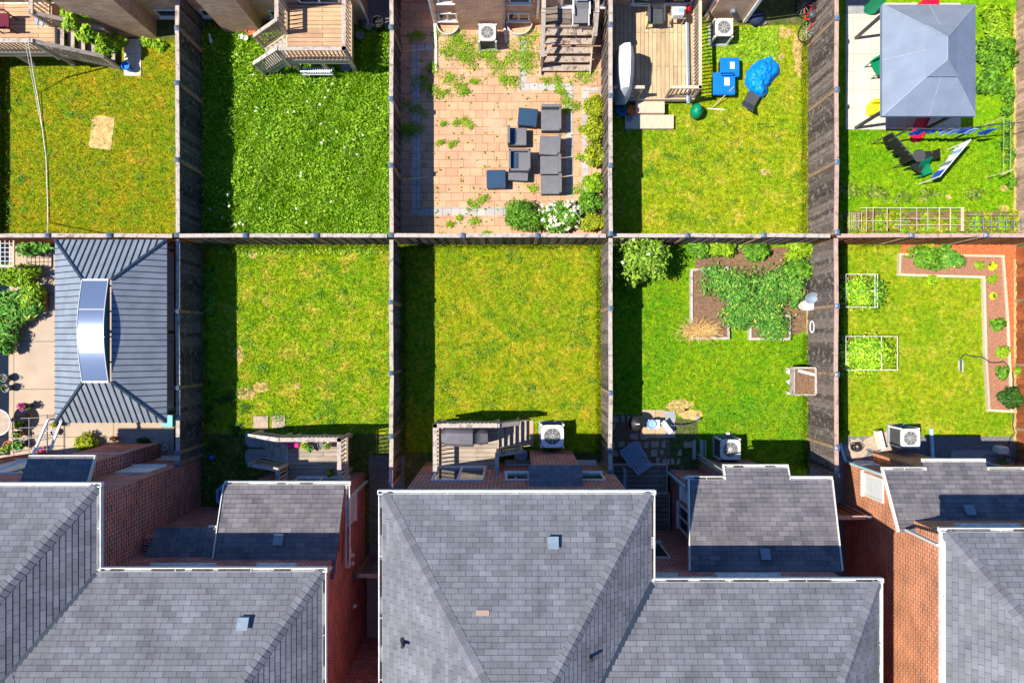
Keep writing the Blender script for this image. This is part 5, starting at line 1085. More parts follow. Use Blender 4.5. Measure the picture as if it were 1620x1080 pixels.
m_cover = plain('white_grey_cover', (.58, .60, .60), .5, .12, 4, bmp=.3); mb = MB(); rows = [(-.9, .1, 1.2), (-.75, .2, 1.75), (-.3, .24, 1.95), (.2, .25, 2.0), (.6, .23, 1.9), (.78, .12, 1.4)]
V = []; c = W(992, 100, 1.8)
for y, hw, zt in rows:
    for dx, z in ((-hw-.08, .55), (-hw, zt-.25), (-hw*.45, zt), (hw*.35, zt+.04), (hw, zt-.3), (hw+.05, .55)): V.append((c.x+dx, c.y+y, z))
mb.add(V, [(6*i+j, 6*(i+1)+j, 6*(i+1)+j+1, 6*i+j+1) for i in range(5) for j in range(5)]+[(0, 1, 2, 3, 4, 5), tuple(range(35, 29, -1))]); mb.build('cover', m_cover, t, True)
MB().beam((c.x, c.y-.35, 1.98), (c.x, c.y+.4, 2.03), .16, .05).build('strap_panel', m_wplast, t)
t = thing('long_roll', 'long white grey pole lying down the right side of the pale deck', 'pole', W(1088, 95, .5)); MB().tube(W(1087, 32, .58), W(1089, 165, .58), .07, 10).build('tube', m_vent, t, True); MB().tube(W(1085.5, 32, .66), W(1087.5, 160, .66), .02, 6).build('strip', m_wplast, t)
def tote(label, px, py, s):
    c = W(px, py, .42); t = thing('storage_tote', label, 'storage box', (c.x, c.y, 0)); a = s
    mb = MB(); mb.add([(c.x-a*.85, c.y-a*.85, .02), (c.x+a*.85, c.y-a*.85, .02), (c.x+a*.85, c.y+a*.85, .02), (c.x-a*.85, c.y+a*.85, .02), (c.x-a*.95, c.y-a*.95, .36), (c.x+a*.95, c.y-a*.95, .36), (c.x+a*.95, c.y+a*.95, .36), (c.x-a*.95, c.y+a*.95, .36)], [(3, 2, 1, 0), (4, 5, 6, 7), (0, 1, 5, 4), (1, 2, 6, 5), (2, 3, 7, 6), (3, 0, 4, 7)])
    mb.build('tub', m_black, t); li = MB().rbox(c.x-a, c.x+a, c.y-a, c.y+a, .362, .42, .03).build('lid', m_blue, t)
    mb = MB(); mb.box(c.x-a*.8, c.x+a*.8, c.y+a*.72, c.y+a*.78, .42, .432); mb.box(c.x-a*.8, c.x+a*.8, c.y-a*.78, c.y-a*.72, .42, .432); mb.build('lid_rib', m_blue, li)
    MB().box(c.x+a*.0, c.x+a*.45, c.y-a*.2, c.y+a*.5, .421, .426).build('paper_label', m_wplast, li)
    return t
tote('blue lidded black storage box with a white label, upper of two', 1155, 106, .33); tote('blue lidded black storage box with a white label, lower of two', 1146, 132, .38)
# crumpled blue tarp
t = thing('blue_tarp', 'crumpled bright blue tarp heaped on the yellowing lawn', 'tarp', W(1207, 117, 0)); P = [(1180, 112), (1196, 96), (1212, 87), (1224, 95), (1239, 108), (1228, 122), (1214, 138), (1211, 156), (1203, 160), (1192, 150), (1180, 142), (1177, 124)]
cx, cy = 1204, 120; rings = [1.0, .8, .55, .28]; V = []; rr_ = random.Random(3); n = len(P)
for j, s in enumerate(rings):
    for i, (px, py) in enumerate(P): z = [0.02, .28, .42, .5][j]+rr_.uniform(-.07, .07)*(j > 0); v = W(cx+(px-cx)*s, cy+(py-cy)*s, z); V.append((v.x+rr_.uniform(-.03, .03), v.y+rr_.uniform(-.03, .03), max(z, .015)))
v = W(cx, cy, .45); V.append(tuple(v)); mb = MB(); mb.add(V, [(j*n+i, j*n+(i+1) % n, (j+1)*n+(i+1) % n, (j+1)*n+i) for j in range(3) for i in range(n)]+[(3*n+i, 3*n+(i+1) % n, 4*n) for i in range(n)]); o = mb.build('sheet', m_tarp, t)
sd = o.modifiers.new('s', 'SUBSURF'); sd.levels = sd.render_levels = 2; tx = bpy.data.textures.new('folds', 'CLOUDS'); tx.noise_scale = .16; dm = o.modifiers.new('d', 'DISPLACE'); dm.texture = tx; dm.strength = .16; dm.mid_level = .5
MB().tube(W(1127, 170, .1), W(1161, 138, .5), .013).build('rake_handle', m_railw, thing('rake', 'thin pale rake handle leaning on the lower blue lidded box', 'rake', W(1140, 155, 0))); 
MB().beam(W(1120, 172, .03), W(1147, 174, .03), .03, .03).build('pole', m_cord, thing('garden_stick', 'thin pale stick lying beside the green round bin', 'stick', W(1133, 173, 0)))
# bicycle against the fence
t = thing('bicycle', 'red bicycle lying against the grey board fence', 'bicycle', W(1275, 35, 0))
def wheel(c, r_, ax):
    c = Vector(c); ax = Vector(ax).normalized(); u = ax.cross(Vector((0, 0, 1))).normalized(); v = ax.cross(u); n = 24; pt = [c+(u*math.cos(2*math.pi*i/n)+v*math.sin(2*math.pi*i/n))*r_ for i in range(n)]
    w_ = MB().path(pt+[pt[0]], .022, 6).build('wheel', m_black, t, True); sp = MB()
    for i in range(0, n, 2): sp.tube(c, pt[i], .004, 4)
    sp.build('spokes', m_acw, w_)
tl = Vector((-.72, 0, .45)); c1 = W(1276, 50, .3); c2 = W(1272, 8, .35); wheel(c1, .33, tl); wheel(c2, .33, tl); k1, k2 = Vector(c1), Vector(c2); m1 = k1.lerp(k2, .5)
hd = k1+Vector((.18, .2, .35)); st_ = k2+Vector((.18, -.2, .35)); MB().tube(k1, hd, .02).tube(hd, m1-Vector((.05, 0, 0)), .022).tube(m1, st_, .02).tube(hd, st_, .02).tube(m1, k2, .015).tube(st_, k2, .015).build('frame', m_redmetal, t)
MB().tube(hd+Vector((-.2, 0, .05)), hd+Vector((.22, .02, .1)), .018).build('handlebar', m_black, t); MB().rbox(st_.x-.06, st_.x+.08, st_.y-.12, st_.y+.1, st_.z, st_.z+.06, .02).build('saddle', m_black, t)
egg('helmet', 'dark rounded helmet by the red bicycle', 'helmet', 1288, 21, .6, .14, .2, m_dark)
t, c = egg('bag_heap', 'dark blue bag heaped beside the wall downspout', 'bag', 1200, 24, 0, .26, .4, plain('navy_cloth', (.02, .03, .07), .8)); egg('bag_heap', 'small grey and pink bag in front of the dark blue one', 'bag', 1203, 35, 0, .2, .14, m_grey, 1.3, .5)
# ================================================================ canopy yard
t = thing('garden_canopy', 'grey blue fabric canopy with a two tier roof over the pale patio', 'canopy', (13.2, 8.85, 0)); ze, zm, zr = 2.1, 2.83, 3.32
X0, X1, Y0, Y1 = 11.66, 14.6, 7.09, 10.6; a0, a1, b0, b1 = 12.62, 13.5, 8.06, 9.55; mb = MB()
V = [(X0, Y0, ze), (X1, Y0, ze), (X1, Y1, ze), (X0, Y1, ze), (a0, b0, zm), (a1, b0, zm), (a1, b1, zm), (a0, b1, zm)]; lift = [(x, y, z-.012) for x, y, z in V]
mb.add(V+lift, [(0, 1, 5, 4), (1, 2, 6, 5), (2, 3, 7, 6), (3, 0, 4, 7), (8, 12, 13, 9), (9, 13, 14, 10), (10, 14, 15, 11), (11, 15, 12, 8)]); mb.add([(X0, Y0, ze), (X1, Y0, ze), (X1, Y1, ze), (X0, Y1, ze), (X0, Y0, ze-.14), (X1, Y0, ze-.14), (X1, Y1, ze-.14), (X0, Y1, ze-.14)], [(0, 4, 5, 1), (1, 5, 6, 2), (2, 6, 7, 3), (3, 7, 4, 0)])
o = mb.build('lower_roof', m_canvas, t); zt = zm+.05; e = .03
mb = MB(); mb.add([(a0-e, b0-e, zt), (a1+e, b0-e, zt), (a1+e, b1+e, zt), (a0-e, b1+e, zt), (12.93, 8.36, zr), (12.93, 9.02, zr)], [(0, 1, 4), (1, 2, 5, 4), (2, 3, 5), (3, 0, 4, 5)]); mb.build('upper_roof', m_canvas, t)
mb = MB(); l = .012
def sl(p, q, w_=.022): mb.beam((p[0], p[1], p[2]+l), (q[0], q[1], q[2]+l), w_, .012)
for i in range(4): sl(V[i], V[i+4], .03)
cx_, cy_ = (X0+X1)/2, (Y0+Y1)/2
sl((X0, cy_, ze), (a0, cy_, zm)); sl((X1, cy_, ze), (a1, cy_, zm)); sl((cx_, Y0, ze), ((a0+a1)/2, b0, zm)); sl((cx_, Y1, ze), ((a0+a1)/2, b1, zm)); sl((12.93, 8.36, zr), (12.93, 9.02, zr), .03)
for p in ((a0-e, b0-e, zt), (a1+e, b0-e, zt)): sl(p, (12.93, 8.36, zr))
for p in ((a0-e, b1+e, zt), (a1+e, b1+e, zt)): sl(p, (12.93, 9.02, zr))
mb.build('seam', m_sealed, t)
for x, y in ((11.86, 7.36), (14.35, 7.36), (11.86, 10.45), (14.35, 10.45)):
    MB().beam((x, y, 0), (x, y, 2.05), .09, .09).build('post', m_dark, t)
mb = MB(); mb.beam((11.86, 7.36, 2.0), (14.35, 7.36, 2.0), .05, .07).beam((11.86, 10.45, 2.0), (14.35, 10.45, 2.0), .05, .07).beam((11.86, 7.36, 2.0), (11.86, 10.45, 2.0), .05, .07).beam((14.35, 7.36, 2.0), (14.35, 10.45, 2.0), .05, .07); mb.build('top_frame', m_dark, t)
def slide(label, p0, p1, w_, mat):
    p0, p1 = Vector(p0), Vector(p1); t = thing('toy_slide', label, 'slide', (p1.x, p1.y, 0)); d = Vector((p1.x-p0.x, p1.y-p0.y, 0)).normalized(); s = Vector((-d.y, d.x, 0)); V = []; n = 12; F_ = []
    for i in range(n+1):
        u = i/n; c = p0.lerp(p1, u); c.z = p0.z+(p1.z-p0.z)*(1-(1-u)**1.6); w2 = w_*(1 if i < n-1 else (.85 if i == n-1 else .5))
        for k, dz in ((-.5, .1), (-.42, 0), (0, -.02), (.42, 0), (.5, .1)): V.append(tuple(c+s*k*w2+Vector((0, 0, dz))))
    for i in range(n): F_ += [(5*i+j, 5*i+j+1, 5*i+j+6, 5*i+j+5) for j in range(4)]
    mb = MB(); mb.add(V, F_); o = mb.build('chute', mat, t, True); so_ = o.modifiers.new('t', 'SOLIDIFY'); so_.thickness = .03
    mb = MB()
    for k in (-.4, .4): a = p0+s*k*w_; mb.beam((a.x, a.y, 0), tuple(a), .06, .06)
    mb.build('ladder', mat, t)
slide('red plastic slide poking out from under the grey canopy', W(1470, 165, 1.0), W(1448, 225, .06), .48, m_red); slide('green plastic slide at the top left corner of the grey canopy', W(1396, -6, .9), W(1372, 22, .08), .42, m_green)
c = W(1476, 0, .8); t = thing('toy_car', 'red plastic toy at the top edge behind the grey canopy', 'toy', (c.x, c.y, 0)); MB().rbox(c.x-.28, c.x+.28, c.y-.25, c.y+.15, .1, .8, .1).build('body', m_red, t)
c = W(1390, 168, .5); t = thing('toy_chair', 'small bright yellow child seat at the lower left of the canopy', 'child seat', (c.x, c.y, 0)); MB().rbox(c.x-.2, c.x+.25, c.y-.2, c.y+.2, .05, .3, .06).build('seat', m_yellow, t); MB().rbox(c.x-.2, c.x+.2, c.y+.12, c.y+.24, .3, .6, .04).build('backrest', m_yellow, t)
# garments
def garment(P, Q, drop, mat, parent, seed=0, name='garment'):
    P, Q = Vector(P), Vector(Q); d = (Q-P); s = Vector((-d.y, d.x, 0)).normalized(); n = 8; V = []; rr_ = random.Random(seed)
    for i in range(n+1):
        c = P+d*i/n; wv = math.sin(i*1.7+seed)*.03; dr = drop*(1 if 0 < i < n else .85)*rr_.uniform(.9, 1.05)
        V += [tuple(c+s*.012), tuple(c+s*(.03+wv)-Vector((0, 0, dr))), tuple(c-s*.012), tuple(c+s*(-.03+wv)-Vector((0, 0, dr)))]
    Fc = []
    for i in range(n): a = 4*i; Fc += [(a, a+4, a+5, a+1), (a+2, a+3, a+7, a+6), (a, a+2, a+6, a+4), (a+1, a+5, a+7, a+3)]
    Fc += [(0, 1, 3, 2), (4*n, 4*n+2, 4*n+3, 4*n+1)]; mb = MB(); mb.add(V, Fc); return mb.build(name, mat, parent)
t = thing('clothes_line', 'dark cord clothes line hung with blue clothes along the lower edge of the canopy', 'clothes line', W(1520, 204, 1.6)); MB().path([W(1438, 203, 1.7), W(1500, 205, 1.6), W(1553, 200, 1.65), W(1620, 193, 1.75), (18.0, 7.0, 1.8)], .018).build('line', m_dark, t)
MB().beam((wx(1553, 1.65), wy(200, 1.65), 0), W(1553, 200, 1.65), .05, .05).build('pole', m_dark, t); MB().beam((wx(1440, 1.7), wy(203, 1.7), 0), W(1440, 203, 1.7), .05, .05).build('pole', m_dark, t)
for i, (a, b, m_, dr) in enumerate([(1452, 1472, m_bluec, .6), (1474, 1490, m_bluec, .35), (1497, 1508, m_lbluec, .45), (1510, 1521, m_lbluec, .45), (1523, 1534, m_bluec, .4), (1536, 1548, m_lbluec, .4), (1562, 1578, m_bluec, .5)]):
    garment(W(a, 205, 1.6), W(b, 203.5, 1.6), dr, m_, thing('hanging_cloth', ['deep blue cloth hanging over the red slide', 'blue cloth just right of the red slide', 'pale blue cloth, first of two side by side left of the line centre', 'pale blue cloth, second of two side by side', 'darker blue cloth between pale ones under the canopy edge', 'pale blue cloth nearest the line pole', 'bright blue cloth right of the line pole'][i], 'cloth', W(a, 205, 1.6)), i)
t = thing('drying_rack', 'slanting airer hung with white and blue clothes on the bright lawn', 'drying rack', W(1510, 250, 0)); A_, B_ = W(1536, 221, 1.2), W(1487, 279, 1.2); MB().tube(A_, B_, .015).beam((A_.x, A_.y, 0), A_, .03, .03).beam((B_.x, B_.y, 0), B_, .03, .03).build('frame', m_wplast, t)
for i in range(9): p, q = A_.lerp(B_, i/9+.01), A_.lerp(B_, (i+1)/9-.01); garment(p, q, .45+.1*(i % 2), [m_wplast, m_wplast, m_lbluec, m_wplast, m_wplast, m_vent, m_wplast, m_bluec, m_bluec][i], t, i)
t = thing('drying_rack', 'slanting airer hung with black clothes left of the round dark table', 'drying rack', W(1432, 228, 0)); A_, B_ = W(1412, 210, 1.3), W(1447, 250, 1.3); MB().tube(A_, B_, .015).beam((A_.x, A_.y, 0), A_, .03, .03).beam((B_.x, B_.y, 0), B_, .03, .03).build('frame', m_dark, t)
for i in range(6): p, q = A_.lerp(B_, i/6+.01), A_.lerp(B_, (i+1)/6-.01); garment(p, q, .6+.15*(i % 2), m_black, t, i+5)
c = W(1455, 246, .6); t = thing('round_table', 'round black table between the airers and the black chair', 'table', (c.x, c.y, 0)); MB().lathe(c.x, c.y, [(.2, .57), (.22, .585), (.2, .6)], 20).build('tabletop', m_rattand, t)
for i in range(3): a = i*2.1; MB().beam((c.x+.15*math.cos(a), c.y+.15*math.sin(a), 0), (c.x+.1*math.cos(a), c.y+.1*math.sin(a), .57), .03, .03).build('leg', m_black, t)
chair('small black chair right of the round black table', 1468, 246, 0, R(-90), m_black, .3, .3, .42, .75, arms=False, rec=.05); chair('teal green chair below the round black table', 1464, 269, 0, R(20), m_green, .4, .34, .4, .7, slats=5, arms=False)
chair('black slatted chair between the round table and the teal chair', 1452, 262, 0, R(150), m_black, .4, .36, .42, .75, slats=5, arms=False)
# ================================================================ metal gazebo
t = thing('metal_gazebo', 'blue grey standing seam metal gazebo roof with an arched skylight', 'gazebo', (-12.6, .3, 0)); ze, zt = 2.12, 2.95
X0, X1, Y0, Y1 = -14.38, -10.86, -2.55, 3.2; a0, a1, b0, b1 = -12.98, -12.12, -1.22, 1.86
V = [(X0, Y0, ze), (X1, Y0, ze), (X1, Y1, ze), (X0, Y1, ze), (a0, b0, zt), (a1, b0, zt), (a1, b1, zt), (a0, b1, zt)]
for q in ((0, 1, 5, 4), (1, 2, 6, 5), (2, 3, 7, 6), (3, 0, 4, 7)):
    mb = MB(); p = [Vector(V[i]) for i in q]; mb.add(p+[v-Vector((0, 0, .03)) for v in p], [(0, 1, 2, 3), (7, 6, 5, 4), (0, 4, 5, 1), (1, 5, 6, 2), (2, 6, 7, 3), (3, 7, 4, 0)]); o = mb.build('roof_panel', m_metalroof, t)
    e = (p[1]-p[0]); Ln = e.length; e.normalize(); n = int(Ln/.187); sm = MB(); nrm = (p[1]-p[0]).cross(p[3]-p[0]).normalized()
    s3 = (p[3]-p[0]).dot(e); s2 = (p[2]-p[0]).dot(e); up = ((p[3]-p[0])-e*s3)
    for i in range(1, n+1):
        u = Ln*(i-.5)/n; f = u/s3 if u < s3 else ((Ln-u)/(Ln-s2) if u > s2 else 1.0); f = min(1, max(0, f)); a = p[0]+e*u; b = a+up*f
        if f > .04: sm.beam(a+nrm*.012, b+nrm*.012, .026, .028, up=nrm)
    sm.build('standing_seams', m_seam, o)
for i in range(4): MB().beam(Vector(V[i])+Vector((0, 0, .02)), Vector(V[i+4])+Vector((0, 0, .02)), .07, .04).build('hip_cap', m_seam, t)
mb = MB(); n = 24; xs0, xs1 = a0+.0, a1-.07; pr = [(b0+(b1-b0)*i/n, 2.98+.24*math.sin(math.pi*i/n)) for i in range(n+1)]; V2 = []
for y, z in pr: V2 += [(xs0, y, z), (xs1, y, z)]
mb.add(V2, [(2*i, 2*i+1, 2*i+3, 2*i+2) for i in range(n)]); sk = mb.build('skylight', m_poly, t, True)
m_side = plain('dark_teal_panel', (.03, .12, .15), .35, .15, 4, .6)
for x in (xs0, xs1): 
    mb = MB()
    for (y, z), (y2, z2) in zip(pr[:-1], pr[1:]): mb.add([(x, y, 2.9), (x, y2, 2.9), (x, y2, z2-.002), (x, y, z-.002)], [(0, 1, 2, 3)])
    mb.build('skylight_side', m_side, t)
mb = MB()
for x in (xs0, xs1): mb.path([(x, y, z+.005) for y, z in pr], .014, 5)
for k in (0, 7, 17, n): y, z = pr[k]; mb.beam((xs0, y, z+.003), (xs1, y, z+.003), .05 if k in (0, n) else .015, .012)
mb.build('skylight_trim', m_acw, t)
for x in (X0+.25, X1-.2):
    for y in (Y0+.25, 0.3, Y1-.25): MB().beam((x, y, .03), (x, y, 2.1), .1, .1).build('post', m_fence3, t)
mb = MB()
for x in (X0+.25, X1-.2): mb.beam((x, Y0+.2, 2.0), (x, Y1-.2, 2.0), .08, .14)
for y in np.arange(Y0+.3, Y1, .8): mb.beam((X0+.2, float(y), 2.04), (X1-.1, float(y), 2.04), .05, .08)
mb.build('ceiling_beams', m_fence3, t)
c = W(265, 660, .9); t = thing('storage_bin', 'teal plastic bin squeezed between the metal gazebo roof and the fence', 'bin', (c.x, c.y, 0)); MB().rbox(c.x-.16, c.x+.16, c.y-.3, c.y+.27, .04, .82, .03).build('body', m_teal, t); MB().rbox(c.x-.18, c.x+.18, c.y-.33, c.y+.1, .822, .9, .03).build('lid', m_teal, t)
# awning poles over the left patio
t = thing('awning_frame', 'white open frame of sloping poles beside the left bay roof', 'awning frame', (-15, -3, 0)); mb = MB()
for a, b in (((50, 724, 2.9), (76, 664, 2.2)), ((79, 712, 2.3), (97, 667, 2.2))): mb.beam(W(*a), W(*b), .06, .06)
mb.beam(W(0, 742, 2.8), W(50, 724, 2.9), .06, .06); mb.beam(W(76, 664, 2.2), (wx(76, 2.2), wy(664, 2.2), 0.03), .06, .06); mb.beam(W(97, 667, 2.2), (wx(97, 2.2), wy(667, 2.2), 0.03), .05, .05)
for f in (.2, .45, .7): mb.beam(W(50, 724, 2.9).lerp(W(76, 664, 2.2), f), W(79, 712, 2.3).lerp(W(97, 667, 2.2), f), .02, .02)
mb.build('poles', m_wplast, t)
t = thing('plant_stand', 'tiered wire plant stand with thin rails left of the awning poles', 'plant stand', (-16, -3, 0)); mb = MB()
for i, py in enumerate((662, 677, 694, 712)): z = .5; mb.beam(W(18, py, z), W(76, py-2, z), .018, .018)
for px in (20, 46, 74): mb.beam(W(px, 660, .5), W(px, 716, .5), .018, .018)
for px in (20, 74):
    for py in (660, 716): mb.beam((wx(px, .5), wy(py, .5), .03), W(px, py, .5), .02, .02)
mb.build('rails', m_dark, t)
c = W(-4, 668, .75); t = thing('patio_table', 'white rimmed round table cut off by the left picture edge', 'table', (c.x, c.y, 0)); MB().lathe(c.x, c.y, [(.40, .7), (.42, .72), (.42, .745)], 28).build('tabletop', m_slabp, t); MB().path([(c.x+.43*math.cos(a*.2618), c.y+.43*math.sin(a*.2618), .74) for a in range(25)], .022).build('rim', m_wplast, t); MB().tube((c.x, c.y, .03), (c.x, c.y, .7), .05).build('pedestal', m_wplast, t)
t = thing('mesh_panel', 'white square mesh climbing frame in the upper left patio corner', 'mesh frame', W(10, 395, 1.0)); mb = MB(); z = 1.0
for px in range(-20, 22, 7): mb.beam(W(px, 376, z), W(px, 420, z), .014, .014)
for py in range(378, 422, 7): mb.beam(W(-20, py, z), W(20, py, z), .014, .014)
mb.build('mesh', m_wplast, t); MB().beam(W(22, 376, z), W(22, 422, z), .05, .05).beam(W(-20, 422, z), W(22, 422, z), .05, .05).beam((wx(22, z), wy(422, z), 0), W(22, 422, z), .05, .05).build('frame', m_railw, t)
c = W(260, 708, .1); t = thing('hose_reel', 'small coiled hose on the shaded slab beside the red chimney wall', 'hose', (c.x, c.y, 0.03)); MB().path([(c.x+.08*math.cos(a*.5), c.y+.08*math.sin(a*.5), .06+.002*a) for a in range(26)], .014).build('hose', m_wplast, t)
# ================================================================ yards of the lower row
t = thing('pink_cushion', 'magenta folded cloth on the shaded deck behind the railing', 'cushion', W(464, 704, 1.15)); c = W(464, 704, 1.25); MB().rbox(c.x-.2, c.x+.2, c.y-.08, c.y+.08, 1.16, 1.3, .03).build('cushion', m_pink, t)
for i, (px, py, m_, p_) in enumerate([(482, 705, m_yellow, l_lime), (491, 708, m_vent, l_mid), (507, 704, m_dark, None), (519, 704, m_acw, l_olive), (523, 746, m_dark, l_mid)]):
    pot(['yellow pot beside the magenta cloth', 'grey blue pot with leaves on the shaded deck', 'black box pot against the deck railing', 'pale pot with dry twigs near the deck corner', 'dark pot with a green plant by the deck handrail'][i], px, py, .1, .22, m_, p_, 80, .04, z0=1.15)
c = W(350, 784, .35); t = thing('plastic_playhouse', 'pale blue six sided tub half hidden by the low wing roof', 'tub', (c.x, c.y, 0)); rg = [(.34*math.cos(math.pi/6+i*math.pi/3), .42*math.sin(math.pi/6+i*math.pi/3)) for i in range(6)]
mb = MB(); V = [(c.x+a*s+.1, c.y+b*s, z) for s, z in ((.9, .02), (1, .32), (.95, .36), (.66, .36), (.6, .06)) for a, b in rg]; mb.add(V, [(6*j+i, 6*j+(i+1) % 6, 6*j+6+(i+1) % 6, 6*j+6+i) for j in range(4) for i in range(6)]); mb.build('rim', m_lbluec, t); MB().lathe(c.x+.1, c.y, [(.22, .05), (.22, .1)], 16).build('inside', m_black, t)
# covered barbecue
t = thing('covered_barbecue', 'barbecue under a long dark grey cover on the small deck', 'barbecue', W(734, 693, 1.2)); rows = [(-.72, .2, .85), (-.55, .26, .95), (-.15, .27, 1.02), (.28, .27, 1.0), (.32, .17, .93), (.52, .24, .8), (.74, .2, .74)]
c = W(734, 693, 2.1); V = []
for x, hw, zt in rows:
    for dy, z in ((-hw-.04, .12), (-hw, zt-.12), (-hw*.6, zt), (hw*.6, zt), (hw, zt-.12), (hw+.04, .12)): V.append((c.x+x, c.y+dy-.02*x, 1.2+z))
k = len(rows); mb = MB(); mb.add(V, [(6*i+j, 6*i+j+1, 6*(i+1)+j+1, 6*(i+1)+j) for i in range(k-1) for j in range(5)]+[(5, 4, 3, 2, 1, 0), tuple(range(6*k-6, 6*k))]); mb.build('cover', plain('charcoal_cover', (.13, .12, .135), .75, .15, 5, bmp=.2), t, True)
MB().beam((c.x-.5, c.y, 1.2), (c.x-.5, c.y, 1.33), .5, .05).beam((c.x+.5, c.y, 1.2), (c.x+.5, c.y, 1.33), .4, .05).build('leg', m_black, t)
t = thing('bag_of_leaves', 'blue grey plastic sheet folded between the small deck and the chimney wall', 'sheet', W(823, 722, .8)); c = W(824, 722, .8); MB().rbox(c.x-.22, c.x+.22, c.y-.17, c.y+.17, .4, .8, .06).build('sheet', m_vent, t)
# kettle barbecue
c = W(1008, 670, .8); t = thing('kettle_barbecue', 'black round kettle barbecue on the stone paving', 'barbecue', (c.x, c.y, 0)); MB().lathe(c.x, c.y, [(.08, .4), (.2, .48), (.26, .62), (.27, .66), (.25, .74), (.17, .84), (.05, .88)], 24).build('bowl', m_black, t, True)
MB().beam((c.x-.06, c.y, .9), (c.x+.06, c.y, .9), .03, .03).build('lid_handle', m_wplast, t)
for i in range(3): a = i*2.094; MB().tube((c.x+.12*math.cos(a), c.y+.12*math.sin(a), .5), (c.x+.28*math.cos(a), c.y+.28*math.sin(a), .03), .014).build('leg', m_dark, t)
c = W(1035, 671, .5); t = thing('folding_side_table', 'white side table beside the kettle barbecue', 'table', (c.x, c.y, 0)); MB().rbox(c.x-.2, c.x+.2, c.y-.15, c.y+.15, .46, .5, .01).build('tabletop', m_wplast, t); MB().lathe(c.x-.1, c.y+.01, [(.13, .5), (.16, .56), (.15, .57), (.1, .52)], 18).build('bowl', m_lbluec, t)
for a in (-.17, .17):
    for b in (-.12, .12): MB().beam((c.x+a, c.y+b, .03), (c.x+a, c.y+b, .46), .025, .025).build('leg', m_wplast, t)
t = thing('ironing_board', 'folded white slatted stool leaning beside the long bent pole', 'stool', W(1057, 675, 0)); MB().beam(W(1048, 667, .5), W(1062, 684, .35), .16, .03).build('seat', m_wplast, t); 
for a in ((1050, 669), (1060, 682)): MB().beam((wx(a[0], .4), wy(a[1], .4), 0), W(a[0], a[1], .4), .03, .03).build('leg', m_wplast, t)
t = thing('bent_hoop', 'dark bent hoop lying on the lawn beside the stone paving', 'hoop', W(1085, 670, 0)); MB().path([W(1060, 672, .3), W(1075, 674, .35), (W(1092, 671, .38)), W(1104, 665, .35), W(1107, 662, .3), W(1098, 668, .2), W(1085, 671, .1), W(1064, 670, .05)], .02).build('hoop', m_dark, t); 
t = thing('plank_steps', 'pair of grey plank boards leaning by the corner of the shaded wing', 'planks', W(1106, 711, 0)); mb = MB()
for px in (1098, 1110, 1116): mb.beam(W(px, 696, .35), W(px, 726, .35), .12 if px < 1115 else .05, .04)
mb.build('board', m_slabg, t)
c = W(1152, 686, .1); t = thing('small_box', 'tiny white box on the lawn above the beige condenser', 'box', (c.x, c.y, 0)); MB().rbox(c.x-.06, c.x+.06, c.y-.05, c.y+.05, 0, .12, .01).build('box', m_wplast, t)
# planter box and satellite-like bird bath
c = W(1274, 603, .8); t = thing('raised_planter', 'white edged wooden planter box of soil standing against the grey fence', 'planter', (c.x, c.y, 0)); mb = MB(); a, b = .36, .45
for s in (-1, 1): mb.box(c.x-a, c.x+a, c.y+s*b-.025, c.y+s*b+.025, .45, .8); mb.box(c.x+s*a-.025, c.x+s*a+.025, c.y-b+.026, c.y+b-.026, .45, .8)
mb.build('side_boards', m_rail, t); MB().box(c.x-a+.03, c.x+a-.03, c.y-b+.03, c.y+b-.03, .5, .74).build('soil', m_soil, t)
for x in (-a, a):
    for y in (-b, b): MB().beam((c.x+x*.9, c.y+y*.9, 0), (c.x+x*.9, c.y+y*.9, .45), .07, .07).build('leg', m_railw, t)
MB().beam((c.x-.25, c.y+.36, .83), (c.x+.3, c.y+.22, .83), .09, .03).build('loose_board', m_wplast, t)
for i, (px, py) in enumerate(((1250, 588), (1251, 604))): pot(['white jug, upper of two beside the raised planter', 'white jug, lower of two beside the raised planter'][i], px, py, .09, .25, m_wplast, z0=0, cat='jug', name='jug')
c = W(1251, 621, .1); MB().rbox(c.x-.1, c.x+.1, c.y-.06, c.y+.06, 0, .1, .01).build('block', m_wplast, thing('white_block', 'small white block below the two white jugs', 'block', (c.x, c.y, 0)))
def dish(label, px, py, z, r_, sx, sy, tilt, part=m_acw):
    c = W(px, py, z); t = thing('bird_bath', label, 'dish', (0, 0, 0)); MB().lathe(0, 0, [(r_*.15, -.08), (r_*.7, -.04), (r_, .02), (r_*.97, .025), (r_*.6, -.02), (r_*.1, -.04)], 24, sx, sy).build('bowl', part, t, True); t.location = (c.x, c.y, z); t.rotation_euler = tilt; return t
dish('pale grey round dish leaning on the grey fence', 1284, 471, .75, .22, 1, .85, (R(12), R(-18), .5), m_vent); dish('wide oval white dish below the grey one against the fence', 1278, 483, .6, .3, 1.15, .6, (0, R(8), .1), m_acw)
pot('round black pot at the fence edge above the two dishes', 1278, 449, .18, .3, m_black, z0=0); c = W(1284, 517, .7); t = thing('wire_ring', 'white wire rings hanging on the grey fence', 'wire ring', (c.x, c.y, .5))
for dz in (0, .1): MB().path([(c.x+.04*math.cos(a*.52)+dz*.3, c.y+.2*math.sin(a*.52), .7+.06*math.cos(a*.52)) for a in range(13)], .008).build('ring', m_wplast, t)
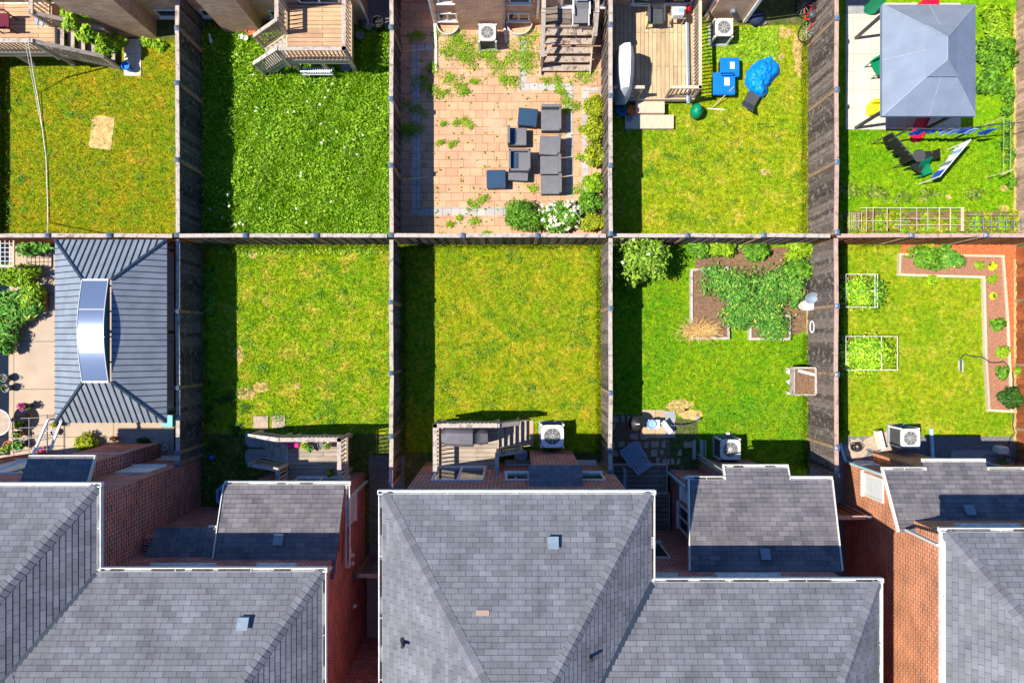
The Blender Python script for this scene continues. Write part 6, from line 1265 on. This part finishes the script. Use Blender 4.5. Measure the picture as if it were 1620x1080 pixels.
# right yard small things
c = W(1525, 568, .1); t = thing('lawn_sprinkler', 'small bar shaped sprinkler on the fine lawn', 'sprinkler', W(1519, 574, 0)); MB().tube(W(1520, 569, .06), W(1520, 587, .06), .03).build('bar', m_dark, t); MB().beam(W(1517, 570, .03), W(1517, 586, .03), .02, .03).beam(W(1523, 570, .03), W(1523, 588, .03), .02, .03).build('base', m_acw, t)
t = thing('garden_hose', 'dark hose running from the sprinkler across the bark bed and down to the house', 'hose', W(1555, 566, 0)); MB().path([W(*p, z) for p, z in (((1520, 567), .06), ((1523, 562), .05), ((1528, 560), .04), ((1537, 564), .04), ((1552, 564), .05), ((1559, 568), .16), ((1566, 573), .16), ((1575, 574), .16), ((1588, 572), .18), ((1594, 578), .18), ((1602, 590), .06), ((1604, 600), .05), ((1597, 640), .06), ((1604, 655), .03), ((1602, 672), .03), ((1605, 685), .03), ((1598, 694), .03), ((1594, 705), .05))], .018).build('hose', m_hose, t, True)
c = W(1358, 708, .3); t = thing('hose_reel', 'black heaped cable and hose coil on the gravel near the condenser', 'hose coil', (c.x, c.y, 0)); rr_ = random.Random(2); pts = []
for i in range(90): a = i*.5; q_ = .14+.05*math.sin(i*.7); pts.append((c.x+q_*math.cos(a)*1.1, c.y+q_*math.sin(a)*.8, .05+.2*abs(math.sin(i*.21))))
MB().path(pts, .011, 5).build('coil', m_black, t); MB().path([W(1370, 710, .05), W(1380, 716, .05), W(1392, 712, .05), W(1404, 706, .1)], .014).build('tail', m_black, t)
c = W(1590, 713, .4); t = thing('utility_box', 'pale green rounded box standing on the paving by the orange fence', 'box', (c.x, c.y, 0)); MB().rbox(c.x-.17, c.x+.17, c.y-.14, c.y+.14, .03, .4, .05).build('box', m_acw, t)
c = W(1595, 734, .6); t = thing('plant_crate', 'dark framed plant box behind the stepped orange house roof', 'plant box', (c.x, c.y, 0)); mb = MB(); mb.beam(W(1560, 720, .6), W(1607, 725, .6), .04, .04).beam(W(1607, 725, .6), W(1607, 741, .6), .04, .04).beam(W(1584, 724, .6), W(1584, 742, .6), .04, .04); mb.beam((wx(1607, .6), wy(725, .6), 0), W(1607, 725, .6), .04, .04); mb.build('frame', m_dark, t); quads('foliage', leaves((c.x, c.y-.05, .3), (.2, .2, .25), 260, .05, 5), l_mid, t)
c = W(1391, 695, .25); t = thing('timber_block', 'white topped timber leaning by the gravel left of the louvred condenser', 'timber', (c.x, c.y, 0)); MB().beam(W(1388, 681, .3), W(1395, 710, .3), .14, .3).build('timber', m_cream, t)
c = W(332, 60, .4); t = thing('garden_stake', 'white stake marker in the shaded weeds of the overgrown yard', 'stake', (c.x, c.y, 0)); MB().beam((c.x, c.y-.15, .3), (c.x, c.y+.12, .45), .05, .03).beam((c.x, c.y, 0), (c.x, c.y, .35), .03, .03).build('stake', m_wplast, t)
